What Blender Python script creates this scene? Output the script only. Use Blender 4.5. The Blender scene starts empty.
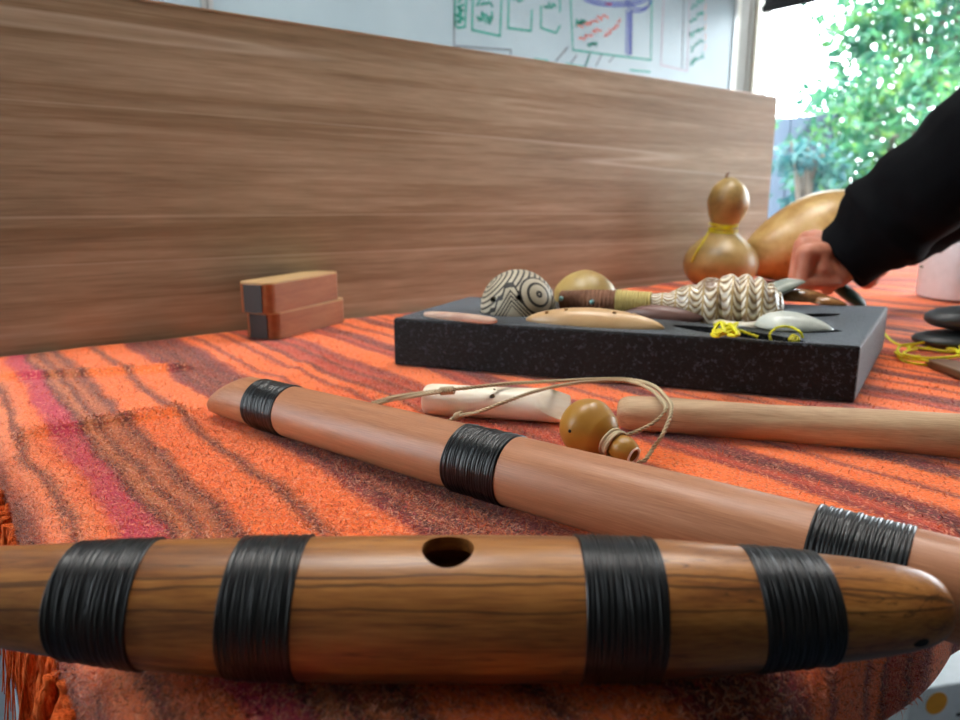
import bpy, bmesh, math, random
import numpy as np
from mathutils import Vector, Matrix, noise

R = random.Random(7)
S = bpy.context.scene
COL = S.collection
PI = math.pi
T = 0.74                      # height of the blanket's top surface above the floor
FL = 727.0                    # focal length in pixels of the 960 x 720 frame
PT = math.atan(161 / 727)     # camera pitch below the horizon
CP, SP = math.cos(PT), math.sin(PT)
YU, YV = 0.6125, 0.7905
_n = math.hypot(YU, YV); YU /= _n; YV /= _n
CAM = Vector((0, 0, T + 0.165))

def ray(px, py):
    a = (px - 480) / FL; s = (py - 360) / FL
    fw = CP - SP * s
    return Vector((a * YV + fw * YU, -a * YU + fw * YV, -SP - CP * s))
def P(px, py, z=0.0):         # point at height z above the blanket
    d = ray(px, py); return CAM + d * ((z - 0.165) / d.z)
def PV(px, py, v):            # point on the vertical plane y = v
    d = ray(px, py); return CAM + d * (v / d.y)
def PU(px, py, u):
    d = ray(px, py); return CAM + d * (u / d.x)
def C(px, py, d):             # point at a depth d
    return CAM + ray(px, py) * d
RIGHT = Vector((YV, -YU, 0)); FWD = Vector((YU, YV, 0)); UP = Vector((0, 0, 1))

# ------------------------------------------------------------------ materials
def srgb(h):
    h = h.lstrip('#'); c = [int(h[i:i + 2], 16) / 255 for i in (0, 2, 4)]
    return tuple((x / 12.92 if x <= .04045 else ((x + .055) / 1.055) ** 2.4) for x in c) + (1,)

class NT:
    def __init__(s, name):
        s.m = bpy.data.materials.new(name); s.m.use_nodes = True
        s.t = s.m.node_tree; s.t.nodes.clear()
        s.out = s.n('ShaderNodeOutputMaterial')
    def n(s, typ, **kw):
        nd = s.t.nodes.new(typ)
        for k, v in kw.items(): setattr(nd, k, v)
        return nd
    def l(s, a, b): s.t.links.new(a, b)
    def val(s, sock, v):
        if hasattr(v, 'is_output') or isinstance(v, bpy.types.NodeSocket): s.l(v, sock)
        else: sock.default_value = v
    def math(s, op, a, b=None, c=None, clamp=False):
        nd = s.n('ShaderNodeMath', operation=op, use_clamp=clamp)
        s.val(nd.inputs[0], a)
        if b is not None: s.val(nd.inputs[1], b)
        if c is not None: s.val(nd.inputs[2], c)
        return nd.outputs[0]
    def vmath(s, op, a, b=None):
        nd = s.n('ShaderNodeVectorMath', operation=op); s.val(nd.inputs[0], a)
        if b is not None: s.val(nd.inputs[1], b)
        return nd
    def coord(s, scale=(1, 1, 1), rot=(0, 0, 0), loc=(0, 0, 0)):
        tc = s.n('ShaderNodeTexCoord'); mp = s.n('ShaderNodeMapping')
        s.l(tc.outputs['Object'], mp.inputs['Vector'])
        mp.inputs['Scale'].default_value = scale; mp.inputs['Rotation'].default_value = rot; mp.inputs['Location'].default_value = loc
        return mp.outputs[0]
    def noise(s, vec, scale=1., detail=4., rough=.55, dist=0.):
        nd = s.n('ShaderNodeTexNoise'); s.l(vec, nd.inputs['Vector'])
        nd.inputs['Scale'].default_value = scale; nd.inputs['Detail'].default_value = detail
        nd.inputs['Roughness'].default_value = rough; nd.inputs['Distortion'].default_value = dist
        return nd.outputs['Fac']
    def ramp(s, fac, stops, interp='LINEAR'):
        nd = s.n('ShaderNodeValToRGB'); s.val(nd.inputs[0], fac)
        cr = nd.color_ramp; cr.interpolation = interp
        while len(cr.elements) < len(stops): cr.elements.new(0.5)
        for e, (p, c) in zip(cr.elements, stops):
            e.position = p; e.color = srgb(c) if isinstance(c, str) else c
        return nd.outputs['Color']
    def mix(s, fac, a, b, mode='MIX'):
        nd = s.n('ShaderNodeMix', data_type='RGBA', blend_type=mode)
        s.val(nd.inputs['Factor'], fac)
        for sock, v in ((nd.inputs[6], a), (nd.inputs[7], b)):
            if isinstance(v, str): v = srgb(v)
            s.val(sock, v)
        return nd.outputs[2]
    def bump(s, h, strength=.3, dist=.001):
        nd = s.n('ShaderNodeBump'); s.l(h, nd.inputs['Height'])
        nd.inputs['Strength'].default_value = strength; nd.inputs['Distance'].default_value = dist
        return nd.outputs[0]
    def bsdf(s, color, rough=.5, normal=None, spec=.5, **kw):
        b = s.n('ShaderNodeBsdfPrincipled')
        if isinstance(color, str): color = srgb(color)
        s.val(b.inputs['Base Color'], color); s.val(b.inputs['Roughness'], rough)
        b.inputs['Specular IOR Level'].default_value = spec
        if normal is not None: s.l(normal, b.inputs['Normal'])
        for k, v in kw.items(): s.val(b.inputs[k.replace('_', ' ')], v)
        s.l(b.outputs[0], s.out.inputs['Surface']); return b

def plain(name, color, rough=.5, **kw):
    t = NT(name)
    v = t.noise(t.coord(), 60, 3)
    c = t.mix(t.math('MULTIPLY', v, .25), color, (0, 0, 0, 1))
    t.bsdf(c, rough, **kw); return t.m

def wood(name, stops, axis=0, lower=None, bands=None, line=None, stretch=16., scale=9., rough=.45, veins=None, fine=.35, bump=.12, coat=0., seed=0., spec=.4):
    t = NT(name); sc = [stretch] * 3; sc[axis] = 1.
    v = t.coord(tuple(sc), loc=(seed, seed * .7, seed * 1.3))
    big = t.noise(v, scale, 5, .6, .6)
    sc2 = [stretch * 6] * 3; sc2[axis] = 2.5
    fi = t.noise(t.coord(tuple(sc2), loc=(seed, 0, 0)), scale * 3, 3, .6)
    f = t.math('ADD', t.math('MULTIPLY', big, 1 - fine), t.math('MULTIPLY', fi, fine))
    c = t.ramp(f, stops)
    if bands:
        bn = t.noise(t.coord((.35, .35, 13), loc=(seed, 0, 2)), 1.6, 4, .65)
        c = t.mix(.85, c, t.ramp(bn, bands), 'MULTIPLY')
        ln = t.noise(t.coord((.16, .5, 10), loc=(seed + 5, 0, 2)), 1.3, 2, .4, .3)
        m = t.math('SUBTRACT', 1., t.math('DIVIDE', t.math('ABSOLUTE', t.math('SUBTRACT', ln, .52)), .012), clamp=True)
        c = t.mix(t.math('MULTIPLY', m, .35), c, '#e0d2bc')
    if veins:
        v2 = t.noise(t.coord(tuple([stretch * 3.2 if i != axis else 1. for i in range(3)]), loc=(seed + 3, 1, 2)), scale * .55, 3, .5, .5)
        d = t.math('ABSOLUTE', t.math('SUBTRACT', v2, .5))
        m = t.math('SUBTRACT', 1., t.math('DIVIDE', d, veins[1]), clamp=True)
        c = t.mix(t.math('MULTIPLY', m, veins[2]), c, veins[0])
    if line:
        xyz = t.n('ShaderNodeSeparateXYZ'); t.l(t.coord(), xyz.inputs[0])
        for k_, (cz, cy, off, wd) in enumerate(line):
            nx = t.noise(t.coord((1, 0, 0), loc=(k_ * 3, k_, 0)), 11, 3, .5)
            q = t.math('ADD', t.math('MULTIPLY', xyz.outputs[2], cz), t.math('MULTIPLY', xyz.outputs[1], cy))
            q = t.math('ADD', q, t.math('MULTIPLY', t.math('SUBTRACT', nx, .5 + off), .012))
            m = t.math('SUBTRACT', 1., t.math('DIVIDE', t.math('ABSOLUTE', q), wd), clamp=True)
            c = t.mix(t.math('MULTIPLY', m, .8), c, '#24130a')
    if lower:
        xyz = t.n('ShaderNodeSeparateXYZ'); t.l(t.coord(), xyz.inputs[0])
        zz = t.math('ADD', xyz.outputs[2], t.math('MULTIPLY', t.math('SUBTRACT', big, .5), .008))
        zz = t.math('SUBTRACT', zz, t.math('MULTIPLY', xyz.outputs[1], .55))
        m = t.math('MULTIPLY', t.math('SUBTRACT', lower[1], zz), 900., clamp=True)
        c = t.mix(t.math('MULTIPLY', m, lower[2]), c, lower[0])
    t.bsdf(c, rough, t.bump(fi, bump, .0006), spec, Coat_Weight=coat, Coat_Roughness=.25)
    return t.m

M = {}
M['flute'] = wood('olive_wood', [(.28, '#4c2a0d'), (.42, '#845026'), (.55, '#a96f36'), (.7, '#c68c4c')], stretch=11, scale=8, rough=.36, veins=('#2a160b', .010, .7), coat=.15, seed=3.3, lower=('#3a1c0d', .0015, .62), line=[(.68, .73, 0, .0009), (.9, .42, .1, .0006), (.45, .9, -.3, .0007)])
M['flute2'] = wood('red_brown_wood', [(.3, '#8a573c'), (.5, '#ab724f'), (.7, '#c08a66')], stretch=26, scale=8, rough=.42, fine=.62, coat=.1, seed=1.2)
M['stick'] = wood('pale_driftwood', [(.25, '#76543a'), (.45, '#ab8866'), (.6, '#c0a07c'), (.8, '#d0b491')], stretch=9, scale=9, rough=.6, fine=.4, bump=.3, seed=8)
M['laminate'] = wood('oak_laminate', [(.22, '#7b6a56'), (.42, '#9e8a70'), (.55, '#ae997e'), (.68, '#beaa90'), (.82, '#cab8a0')], stretch=9., scale=2.6, rough=.5, fine=.4, bump=.1, seed=5.1, spec=.12, bands=[(.3, '#c8bfb4'), (.45, '#ffffff'), (.55, '#d6cbbf'), (.7, '#ffffff')])
M['edge'] = plain('pale_edge_band', '#b39270', .35)
M['desktop'] = wood('desk_laminate', [(.3, '#8f6e4f'), (.7, '#b3916f')], stretch=9, scale=2.6, seed=2)
M['block'] = wood('rimu_block', [(.25, '#7c4a2b'), (.5, '#9a6039'), (.75, '#b0764a')], stretch=6, scale=14, rough=.5, seed=4)
M['blocktop'] = wood('pale_block_top', [(.25, '#a98458'), (.6, '#cfae7c'), (.8, '#dcc094')], stretch=6, scale=14, rough=.4, seed=9)
M['dark_inlay'] = plain('dark_inlay', '#28221f', .55)
M['brown_board'] = wood('brown_board', [(.25, '#4e3524'), (.6, '#7a573c')], stretch=8, scale=12, rough=.5, seed=6)
M['polished'] = wood('polished_brown', [(.25, '#4a2b17'), (.5, '#83552f'), (.75, '#b98a58')], stretch=5, scale=20, rough=.2, coat=.4, seed=2.2)

def bind_mat():
    t = NT('black_waxed_cord'); v = t.noise(t.coord((40, 300, 300)), 6, 3)
    c = t.ramp(v, [(.3, '#030507'), (.7, '#090d12')])
    t.bsdf(c, .33, t.bump(t.noise(t.coord(), 1500, 2), .25, .0003), .5); return t.m
M['cordblack'] = bind_mat()

def bone_mat():
    t = NT('old_bone'); v = t.noise(t.coord((8, 25, 25)), 4, 4)
    c = t.ramp(v, [(.3, '#ddccb0'), (.55, '#efe6d2'), (.75, '#f6f0e2')])
    t.bsdf(c, .38, None, .5, Subsurface_Weight=.1, Subsurface_Radius=(.01, .006, .004)); return t.m
M['bone'] = bone_mat()
M['hole'] = plain('dark_hole', '#0c0806', .8)

def gourd_mat(name, stops, spots=True, rough=.28):
    t = NT(name); v = t.noise(t.coord(), 14, 5, .6, .4)
    c = t.ramp(v, stops)
    if spots:
        w = t.noise(t.coord(loc=(2, 5, 1)), 32, 4, .7)
        m = t.math('MULTIPLY', t.math('SUBTRACT', w, .6, clamp=True), 5., clamp=True)
        c = t.mix(m, c, '#5b3a17')
    t.bsdf(c, rough, t.bump(v, .1, .002), .5, Coat_Weight=.12, Coat_Roughness=.25); return t.m
M['gourd'] = gourd_mat('golden_gourd', [(.3, '#6f5a2e'), (.48, '#9c814a'), (.7, '#b89d66')], rough=.42)
M['gourd2'] = gourd_mat('mottled_gourd', [(.3, '#8f6a34'), (.45, '#b18c50'), (.6, '#cbab70'), (.75, '#e0ca9a')], rough=.36)
M['gourd3'] = gourd_mat('small_gourd', [(.3, '#92733a'), (.6, '#bda364'), (.8, '#cdb880')], rough=.42)
M['gourd4'] = gourd_mat('ochre_gourd', [(.3, '#98691f'), (.6, '#ac7e2d'), (.8, '#b98f42')], False, .38)
M['yellow'] = plain('yellow_cord', '#e6de12', .55)
M['flax'] = plain('flax_cord', '#c2ae8a', .7)
M['clay'] = gourd_mat('tan_clay', [(.3, '#b08a5c'), (.6, '#cca677'), (.8, '#d8b68a')], False, .35)
M['purple'] = wood('purple_brown_stone', [(.3, '#5b423c'), (.6, '#805f57'), (.8, '#9a776e')], stretch=4, scale=12, rough=.35, seed=3)
M['pinkbone'] = gourd_mat('pink_fragment', [(.3, '#a98272'), (.5, '#c8a892'), (.7, '#dcc8b4')], True, .6)
M['wrap'] = wood('brown_fibre', [(.25, '#4c2d1e'), (.55, '#7a5038'), (.8, '#a07a5c')], stretch=3, scale=40, rough=.75, seed=7)
M['tanwrap'] = plain('tan_fibre', '#cdb872', .75)
M['turq'] = plain('pale_turquoise', '#8fc7c6', .4)
M['paleshell'] = gourd_mat('pale_shell', [(.3, '#9ba39c'), (.5, '#c8cbc2'), (.7, '#e3e2d8')], False, .3)
M['greyshell'] = gourd_mat('grey_shell', [(.3, '#757c72'), (.6, '#a3a89b'), (.8, '#c0c2b6')], False, .35)
M['green'] = gourd_mat('dark_greenstone', [(.3, '#12362c'), (.6, '#1f4d3e'), (.8, '#2f6a54')], False, .5)
M['stone'] = gourd_mat('dark_stone', [(.3, '#24272a'), (.6, '#33373a'), (.8, '#44484b')], False, .5)
M['white'] = plain('white_plastic', '#e8e6ea', .4)
M['mark'] = plain('green_ink', '#4d6a58', .6)

def foam_mat():
    t = NT('charcoal_foam')
    vo = t.n('ShaderNodeTexVoronoi'); vo.inputs['Scale'].default_value = 500; t.l(t.coord(), vo.inputs['Vector'])
    n1 = t.noise(t.coord(), 240, 2, .75)
    n2 = t.noise(t.coord((6, 6, 120)), 3, 3)
    c = t.ramp(n1, [(.44, '#020203'), (.56, '#08090c'), (.67, '#31373f')])
    h = t.math('ADD', t.math('ADD', vo.outputs['Distance'], n1), t.math('MULTIPLY', n2, .6))
    t.bsdf(c, .62, t.bump(h, .5, .0012), .3, Sheen_Weight=.65, Sheen_Roughness=.25, Sheen_Tint=(.85, .92, 1., 1)); return t.m
M['foam'] = foam_mat()

def blanket_mat(name, pale, fibre=False):
    t = NT(name)
    o = t.coord()
    xyz = t.n('ShaderNodeSeparateXYZ'); t.l(o, xyz.inputs[0])
    w1 = t.noise(o, 5.5, 2); w2 = t.noise(t.coord((1, .35, 1), loc=(3, 1, 0)), 60, 3); w3 = t.noise(o, 420, 2, .7)
    u = t.math('ADD', xyz.outputs[0], t.math('MULTIPLY', t.math('SUBTRACT', w1, .5), .022))
    u = t.math('ADD', u, t.math('MULTIPLY', t.math('SUBTRACT', w2, .5), .013))
    u = t.math('ADD', u, t.math('MULTIPLY', t.math('SUBTRACT', w3, .5), .012))
    O, O2, D, DB, CR, MR = '#ff7c34', '#ff9058', '#481d20', '#7a3a26', '#cc3456', '#84262a'
    s1 = [(0, D), (.018, DB), (.024, '#8a4434'), (.0275, D), (.031, '#c8603c'), (.036, O2), (.04, O2), (.044, D), (.05, O2), (.06, O), (.066, CR), (.078, CR), (.083, D), (.09, '#cf7c4a'), (.095, D), (.102, '#cc7444'), (.112, D), (.12, O),
          (.142, O), (.148, D), (.156, O), (.178, O), (.184, MR), (.194, D), (.2, '#8a3c22'), (.207, D), (.216, '#86351f'), (.226, D), (.238, MR), (.246, O)]
    r1 = t.ramp(t.math('DIVIDE', u, .25), [(p / .25, c) for p, c in s1])
    s2 = [(.25, O), (.258, MR), (.262, O), (.28, O), (.286, MR), (.292, O), (.3, O), (.305, D), (.311, '#cc4a2c'), (.323, '#bc3e28'), (.329, D), (.335, '#cc4a2c'), (.35, MR), (.358, O), (.385, O), (.392, MR), (.4, '#d04a24'), (.41, D), (.422, MR), (.43, O),
          (.445, O), (.45, MR), (.457, O), (.475, O), (.482, D), (.495, MR), (.503, O)]
    r2 = t.ramp(t.math('FRACT', t.math('DIVIDE', t.math('SUBTRACT', u, .25), .255)), [((p - .25) / .255, c) for p, c in s2])
    c = t.mix(t.math('GREATER_THAN', u, .25), r1, r2)
    def speck(seed, sc, th, k, col):
        nz = t.noise(t.coord((1, .8, 1), loc=(seed, seed * 2, 1)), sc, 2, .6)
        return t.mix(t.math('MULTIPLY', t.math('MULTIPLY', t.math('SUBTRACT', nz, th, clamp=True), 12., clamp=True), k), c, col)
    c = speck(1, 520, .58, .5, D)
    c = speck(4, 480, .57, .6, '#ffb08a')
    c = speck(7, 500, .58, .55, '#c8324a')
    if fibre:
        ge = t.n('ShaderNodeNewGeometry').outputs['Random Per Island']
        c = t.mix(.42, c, t.ramp(ge, [(0, '#4a1d1c'), (.10, '#7e2a26'), (.18, '#c23a44'), (.28, '#f57a40'), (.55, '#fd9a66'), (.75, '#fbc0a4'), (1, '#fadccc')], 'CONSTANT'))
    else:
        c = t.mix(pale, c, '#f3a488')
    h = t.noise(t.coord((1.0, .5, 1)), 600, 3, .7)
    b = t.bsdf(c, .85, t.bump(h, .6, .002), .2, Sheen_Weight=.4, Sheen_Roughness=.4, Sheen_Tint=(1., .72, .7, 1))
    return t.m
M['blanket'] = blanket_mat('striped_wool', .04)
M['nap'] = blanket_mat('striped_wool_nap', .30, True)
def fringe_mat():
    t = NT('orange_fringe'); v = t.noise(t.coord((1, 1, .12)), 900, 3)
    t.bsdf(t.ramp(v, [(.35, '#9c3a12'), (.5, '#d9591f'), (.7, '#ee8046')]), .9, t.bump(v, .8, .002), .1); return t.m
M['fringe'] = fringe_mat()

def shell_mat():
    t = NT('mottled_triton_shell')
    xyz = t.n('ShaderNodeSeparateXYZ'); t.l(t.coord(), xyz.inputs[0])
    x, y, z = xyz.outputs
    th = t.math('ARCTAN2', z, y)
    rad = t.math('SQRT', t.math('ADD', t.math('MULTIPLY', y, y), t.math('MULTIPLY', z, z)))
    cu = t.math('DIVIDE', x, .0133)
    lo = t.math('SUBTRACT', t.math('FRACT', cu), .5)
    ph = t.math('ADD', t.math('DIVIDE', t.math('MULTIPLY', th, .03), .0105), t.math('MULTIPLY', t.math('MULTIPLY', lo, lo), 4.6))
    ph = t.math('ADD', ph, t.math('MULTIPLY', t.noise(t.coord(), 60, 3), 1.4))
    f = t.math('FRACT', ph)
    c = t.ramp(f, [(0, '#6a523c'), (.12, '#8f7350'), (.26, '#e0d6c2'), (.52, '#efe8d8'), (.72, '#d2bd94'), (.86, '#a88a5c'), (.97, '#6e563e')])
    edge = t.math('GREATER_THAN', t.math('ABSOLUTE', lo), .43)
    c = t.mix(edge, c, '#b79a66')
    pn = t.noise(t.coord(loc=(4, 2, 2)), 55, 2)
    c = t.mix(t.math('MULTIPLY', t.math('SUBTRACT', pn, .5, clamp=True), 5., clamp=True), c, '#6b4c33')
    t.bsdf(c, .3, None, .5, Coat_Weight=.25, Coat_Roughness=.2); return t.m
M['shell'] = shell_mat()

def ball_mat():
    t = NT('carved_pattern_clay')
    tc = t.n('ShaderNodeTexCoord')
    nn = t.vmath('NORMALIZE', tc.outputs['Object']).outputs[0]
    def ang(ax):
        return t.math('ARCCOSINE', t.vmath('DOT_PRODUCT', nn, tuple(Vector(ax).normalized())).outputs['Value'])
    A = ang((-.06, -.92, .45))
    def dot(ax): return t.vmath('DOT_PRODUCT', nn, tuple(Vector(ax).normalized())).outputs['Value']
    p_ = t.math('ADD', dot((.7905, -.6125, .12)), .18); q_ = t.math('SUBTRACT', dot((-.1, .1, 1.)), .16)
    def tri(x, k): return t.math('ABSOLUTE', t.math('SUBTRACT', t.math('FRACT', t.math('MULTIPLY', x, k)), .5))
    f = t.math('ADD', t.math('MULTIPLY', t.math('ABSOLUTE', p_), 1.3), q_)
    g = t.math('ADD', f, t.math('MULTIPLY', tri(p_, 4.5), .26))
    def lines(a, k, th): return t.math('GREATER_THAN', t.math('SINE', t.math('MULTIPLY', a, k)), th)
    def sel(m, a, b):
        return t.math('ADD', t.math('MULTIPLY', m, a), t.math('MULTIPLY', t.math('SUBTRACT', 1., m), b))
    v = lines(ang((-.55, .3, .6)), 42, .35)
    v = sel(t.math('LESS_THAN', g, .72), t.math('GREATER_THAN', g, .60), v)
    v = sel(t.math('LESS_THAN', f, .42), lines(f, 52, .1), v)
    v = sel(t.math('LESS_THAN', f, .02), 0., v)
    v = sel(t.math('LESS_THAN', A, .50), lines(A, 25, .6), v)
    v = t.math('MAXIMUM', v, t.math('LESS_THAN', t.math('ABSOLUTE', t.math('SUBTRACT', A, .52)), .03))
    nz = t.noise(t.coord(), 30, 3)
    c = t.mix(v, t.ramp(nz, [(.3, '#a2967f'), (.7, '#c9bfa9')]), '#2a2520')
    t.bsdf(c, .5, t.bump(t.math('SUBTRACT', 1., v), .6, .001), .4); return t.m
M['ball'] = ball_mat()

def skin_mat():
    t = NT('skin'); v = t.noise(t.coord(), 45, 4)
    c = t.ramp(v, [(.3, '#a8664f'), (.6, '#c08067'), (.8, '#cb9079')])
    t.bsdf(c, .5, t.bump(t.noise(t.coord(), 500, 3), .15, .0006), .4, Subsurface_Weight=.15, Subsurface_Radius=(.01, .004, .002)); return t.m
M['skin'] = skin_mat()
def fabric(name, c1, c2):
    t = NT(name); v = t.noise(t.coord(), 500, 3)
    t.bsdf(t.ramp(v, [(.3, c1), (.7, c2)]), .9, t.bump(v, .3, .001), .1); return t.m
M['black_fabric'] = fabric('black_sweatshirt_fleece', '#040507', '#0a0b0f')
M['jeans'] = fabric('dark_denim', '#141a26', '#222c3e')
M['hair'] = fabric('dark_hair', '#15100c', '#2a2018')
M['shoe'] = plain('black_shoe', '#16161a', .5)

def board_mat():
    t = NT('whiteboard_enamel'); v = t.noise(t.coord(), 3, 3)
    t.bsdf(t.ramp(v, [(.3, '#90a3ad'), (.7, '#9eb1ba')]), .42, None, .5); return t.m
M['board'] = board_mat()
M['alu'] = plain('brushed_aluminium', '#b9bdbd', .35, Metallic=.6)
M['cream'] = plain('cream_paint', '#cfcdbf', .5)
M['wall'] = plain('wall_paint', '#8d8c86', .7)
M['ceil'] = plain('ceiling_paint', '#e6e6e2', .8)
M['blind'] = plain('charcoal_blind', '#22262b', .7)
def carpet_mat():
    t = NT('blue_grey_carpet'); v = t.noise(t.coord(), 300, 4, .7)
    t.bsdf(t.ramp(v, [(.3, '#2c3644'), (.7, '#4c5866')]), .95, t.bump(v, .5, .003), .1); return t.m
M['carpet'] = carpet_mat()
M['legmetal'] = plain('pale_grey_steel', '#c2ced6', .35)
M['carton'] = plain('white_carton', '#e4ebee', .45)
M['orangeprint'] = plain('orange_print', '#eda22a', .5)
M['redprint'] = plain('red_print', '#c8543e', .5)
M['darkprint'] = plain('dark_print', '#3b3a38', .5)
for k, c in dict(teal='#2f9f8d', red='#e0604f', blue='#4b57b8', black='#5b5f66', mauve='#b597a8', orange='#e2a183').items():
    M['ink_' + k] = plain(k + '_marker', c, .5)
def glass_mat():
    t = NT('window_glass')
    tr = t.n('ShaderNodeBsdfTransparent'); gl = t.n('ShaderNodeBsdfGlossy'); gl.inputs['Roughness'].default_value = .02
    fr = t.n('ShaderNodeFresnel'); fr.inputs[0].default_value = 1.45
    mx = t.n('ShaderNodeMixShader'); t.l(t.math('MULTIPLY', fr.outputs[0], .8), mx.inputs[0]); t.l(tr.outputs[0], mx.inputs[1]); t.l(gl.outputs[0], mx.inputs[2])
    t.l(mx.outputs[0], t.out.inputs['Surface']); return t.m
M['glass'] = glass_mat()
def leaf_mat(name, stops):
    t = NT(name); v = t.noise(t.coord(), 4.5, 5, .75)
    c = t.ramp(v, stops)
    d = t.n('ShaderNodeBsdfPrincipled'); t.l(c, d.inputs['Base Color']); d.inputs['Roughness'].default_value = .38
    tl = t.n('ShaderNodeBsdfTranslucent'); t.l(c, tl.inputs['Color'])
    mx = t.n('ShaderNodeMixShader'); mx.inputs[0].default_value = .4
    t.l(d.outputs[0], mx.inputs[1]); t.l(tl.outputs[0], mx.inputs[2]); t.l(mx.outputs[0], t.out.inputs['Surface']); return t.m
M['leaf'] = leaf_mat('green_leaves', [(.3, '#123a36'), (.42, '#1f5a48'), (.54, '#3f7a4c'), (.64, '#6f9440'), (.74, '#a5ac54')])
M['leaf2'] = leaf_mat('blue_green_leaves', [(.3, '#143a40'), (.5, '#2a5c60'), (.7, '#4c7f68')])
M['bark'] = plain('bark', '#5a5148', .9)
M['ground'] = plain('paving', '#9a9a94', .9)
M['fence'] = plain('blue_grey_fence', '#2e3e50', .7)
def emit(name, col, st):
    t = NT(name); e = t.n('ShaderNodeEmission'); e.inputs[0].default_value = col; e.inputs[1].default_value = st
    t.l(e.outputs[0], t.out.inputs['Surface']); return t.m
M['lamp'] = emit('added_light_diffuser', (1, .97, .92, 1), 13.)  # glow of the added, unseen overhead panels

# ------------------------------------------------------------------ mesh tools
class MB:
    def __init__(s): s.v = []; s.f = []
    def loft(s, rings, cap0=True, cap1=True):
        n = len(rings[0]); b = len(s.v)
        for r in rings: s.v += [tuple(p) for p in r]
        for i in range(len(rings) - 1):
            for j in range(n):
                k = (j + 1) % n
                s.f.append((b + i * n + j, b + i * n + k, b + (i + 1) * n + k, b + (i + 1) * n + j))
        for cap, i, flip in ((cap0, 0, True), (cap1, len(rings) - 1, False)):
            if cap:
                c = sum((Vector(p) for p in rings[i]), Vector()) / n
                s.v.append(tuple(c)); ci = len(s.v) - 1
                for j in range(n):
                    k = (j + 1) % n
                    a, d = b + i * n + j, b + i * n + k
                    s.f.append((ci, d, a) if flip else (ci, a, d))
        return s
    def revolve(s, prof, n=48, mod=None, cap0=True, cap1=True):   # profile of (x, r) turned about X
        rings = []
        for x, r in prof:
            ring = []
            for j in range(n):
                a = 2 * PI * j / n
                rr = r * (mod(x, a) if mod else 1)
                ring.append((x, rr * math.cos(a), rr * math.sin(a)))
            rings.append(ring)
        return s.loft(rings, cap0, cap1)
    def tube(s, pts, r, n=8):
        pts = [Vector(p) for p in pts]; rs = r if isinstance(r, (list, tuple)) else [r] * len(pts)
        rings = []; ref = None
        for i, p in enumerate(pts):
            t = (pts[min(i + 1, len(pts) - 1)] - pts[max(i - 1, 0)]).normalized()
            if ref is None:
                ref = t.orthogonal().normalized()
            ref = (ref - t * ref.dot(t)).normalized(); bt = t.cross(ref)
            rings.append([p + (ref * math.cos(2 * PI * j / n) + bt * math.sin(2 * PI * j / n)) * rs[i] for j in range(n)])
        return s.loft(rings)
    def twist(s, pts, r, pitch=None, n=6, strands=2):
        pts = resample([Vector(p) for p in pts], r * .8); pitch = pitch or r * 6
        for k in range(strands):
            out = []; ref = None; L = 0
            for i, p in enumerate(pts):
                t = (pts[min(i + 1, len(pts) - 1)] - pts[max(i - 1, 0)]).normalized()
                if ref is None: ref = t.orthogonal().normalized()
                ref = (ref - t * ref.dot(t)).normalized(); bt = t.cross(ref)
                if i: L += (p - pts[i - 1]).length
                a = 2 * PI * L / pitch + 2 * PI * k / strands
                out.append(p + (ref * math.cos(a) + bt * math.sin(a)) * r * .5)
            s.tube(out, r * .56, n)
        return s
    def box(s, lo, hi):
        b = len(s.v); x0, y0, z0 = lo; x1, y1, z1 = hi
        s.v += [(x0, y0, z0), (x1, y0, z0), (x1, y1, z0), (x0, y1, z0), (x0, y0, z1), (x1, y0, z1), (x1, y1, z1), (x0, y1, z1)]
        s.f += [tuple(b + i for i in q) for q in ((3, 2, 1, 0), (4, 5, 6, 7), (0, 1, 5, 4), (1, 2, 6, 5), (2, 3, 7, 6), (3, 0, 4, 7))]
        return s
    def prism(s, poly, z0, z1):
        b = len(s.v); n = len(poly)
        s.v += [(p[0], p[1], z0) for p in poly] + [(p[0], p[1], z1) for p in poly]
        s.f.append(tuple(b + i for i in range(n - 1, -1, -1))); s.f.append(tuple(b + n + i for i in range(n)))
        for i in range(n):
            k = (i + 1) % n; s.f.append((b + i, b + k, b + n + k, b + n + i))
        return s
    def sphere(s, c, r, nu=24, nv=14, sc=(1, 1, 1)):
        rings = []
        for i in range(nv + 1):
            ph = -PI / 2 + PI * (i + .02 if i == 0 else i - .02 if i == nv else i) / nv
            rings.append([(c[0] + r * sc[0] * math.cos(ph) * math.cos(2 * PI * j / nu), c[1] + r * sc[1] * math.cos(ph) * math.sin(2 * PI * j / nu), c[2] + r * sc[2] * math.sin(ph)) for j in range(nu)])
        return s.loft(rings)
    def build(s, name, mat, parent=None, loc=None, mtx=None, smooth=True, bevel=0., sub=0, angle=None):
        me = bpy.data.meshes.new(name); me.from_pydata(s.v, [], s.f); me.update()
        o = bpy.data.objects.new(name, me); COL.objects.link(o)
        me.materials.append(mat)
        bm = bmesh.new(); bm.from_mesh(me); bmesh.ops.recalc_face_normals(bm, faces=bm.faces); bm.to_mesh(me); bm.free()
        if smooth:
            me.polygons.foreach_set('use_smooth', [True] * len(me.polygons))
            if angle: me.set_sharp_from_angle(angle=math.radians(angle))
        if mtx is not None: o.matrix_world = mtx
        if loc is not None: o.location = loc
        if parent is not None: o.parent = parent
        if bevel:
            m = o.modifiers.new('round', 'BEVEL'); m.width = bevel; m.segments = 3; m.limit_method = 'ANGLE'
        if sub:
            m = o.modifiers.new('smooth', 'SUBSURF'); m.levels = sub; m.render_levels = sub
        return o

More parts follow.
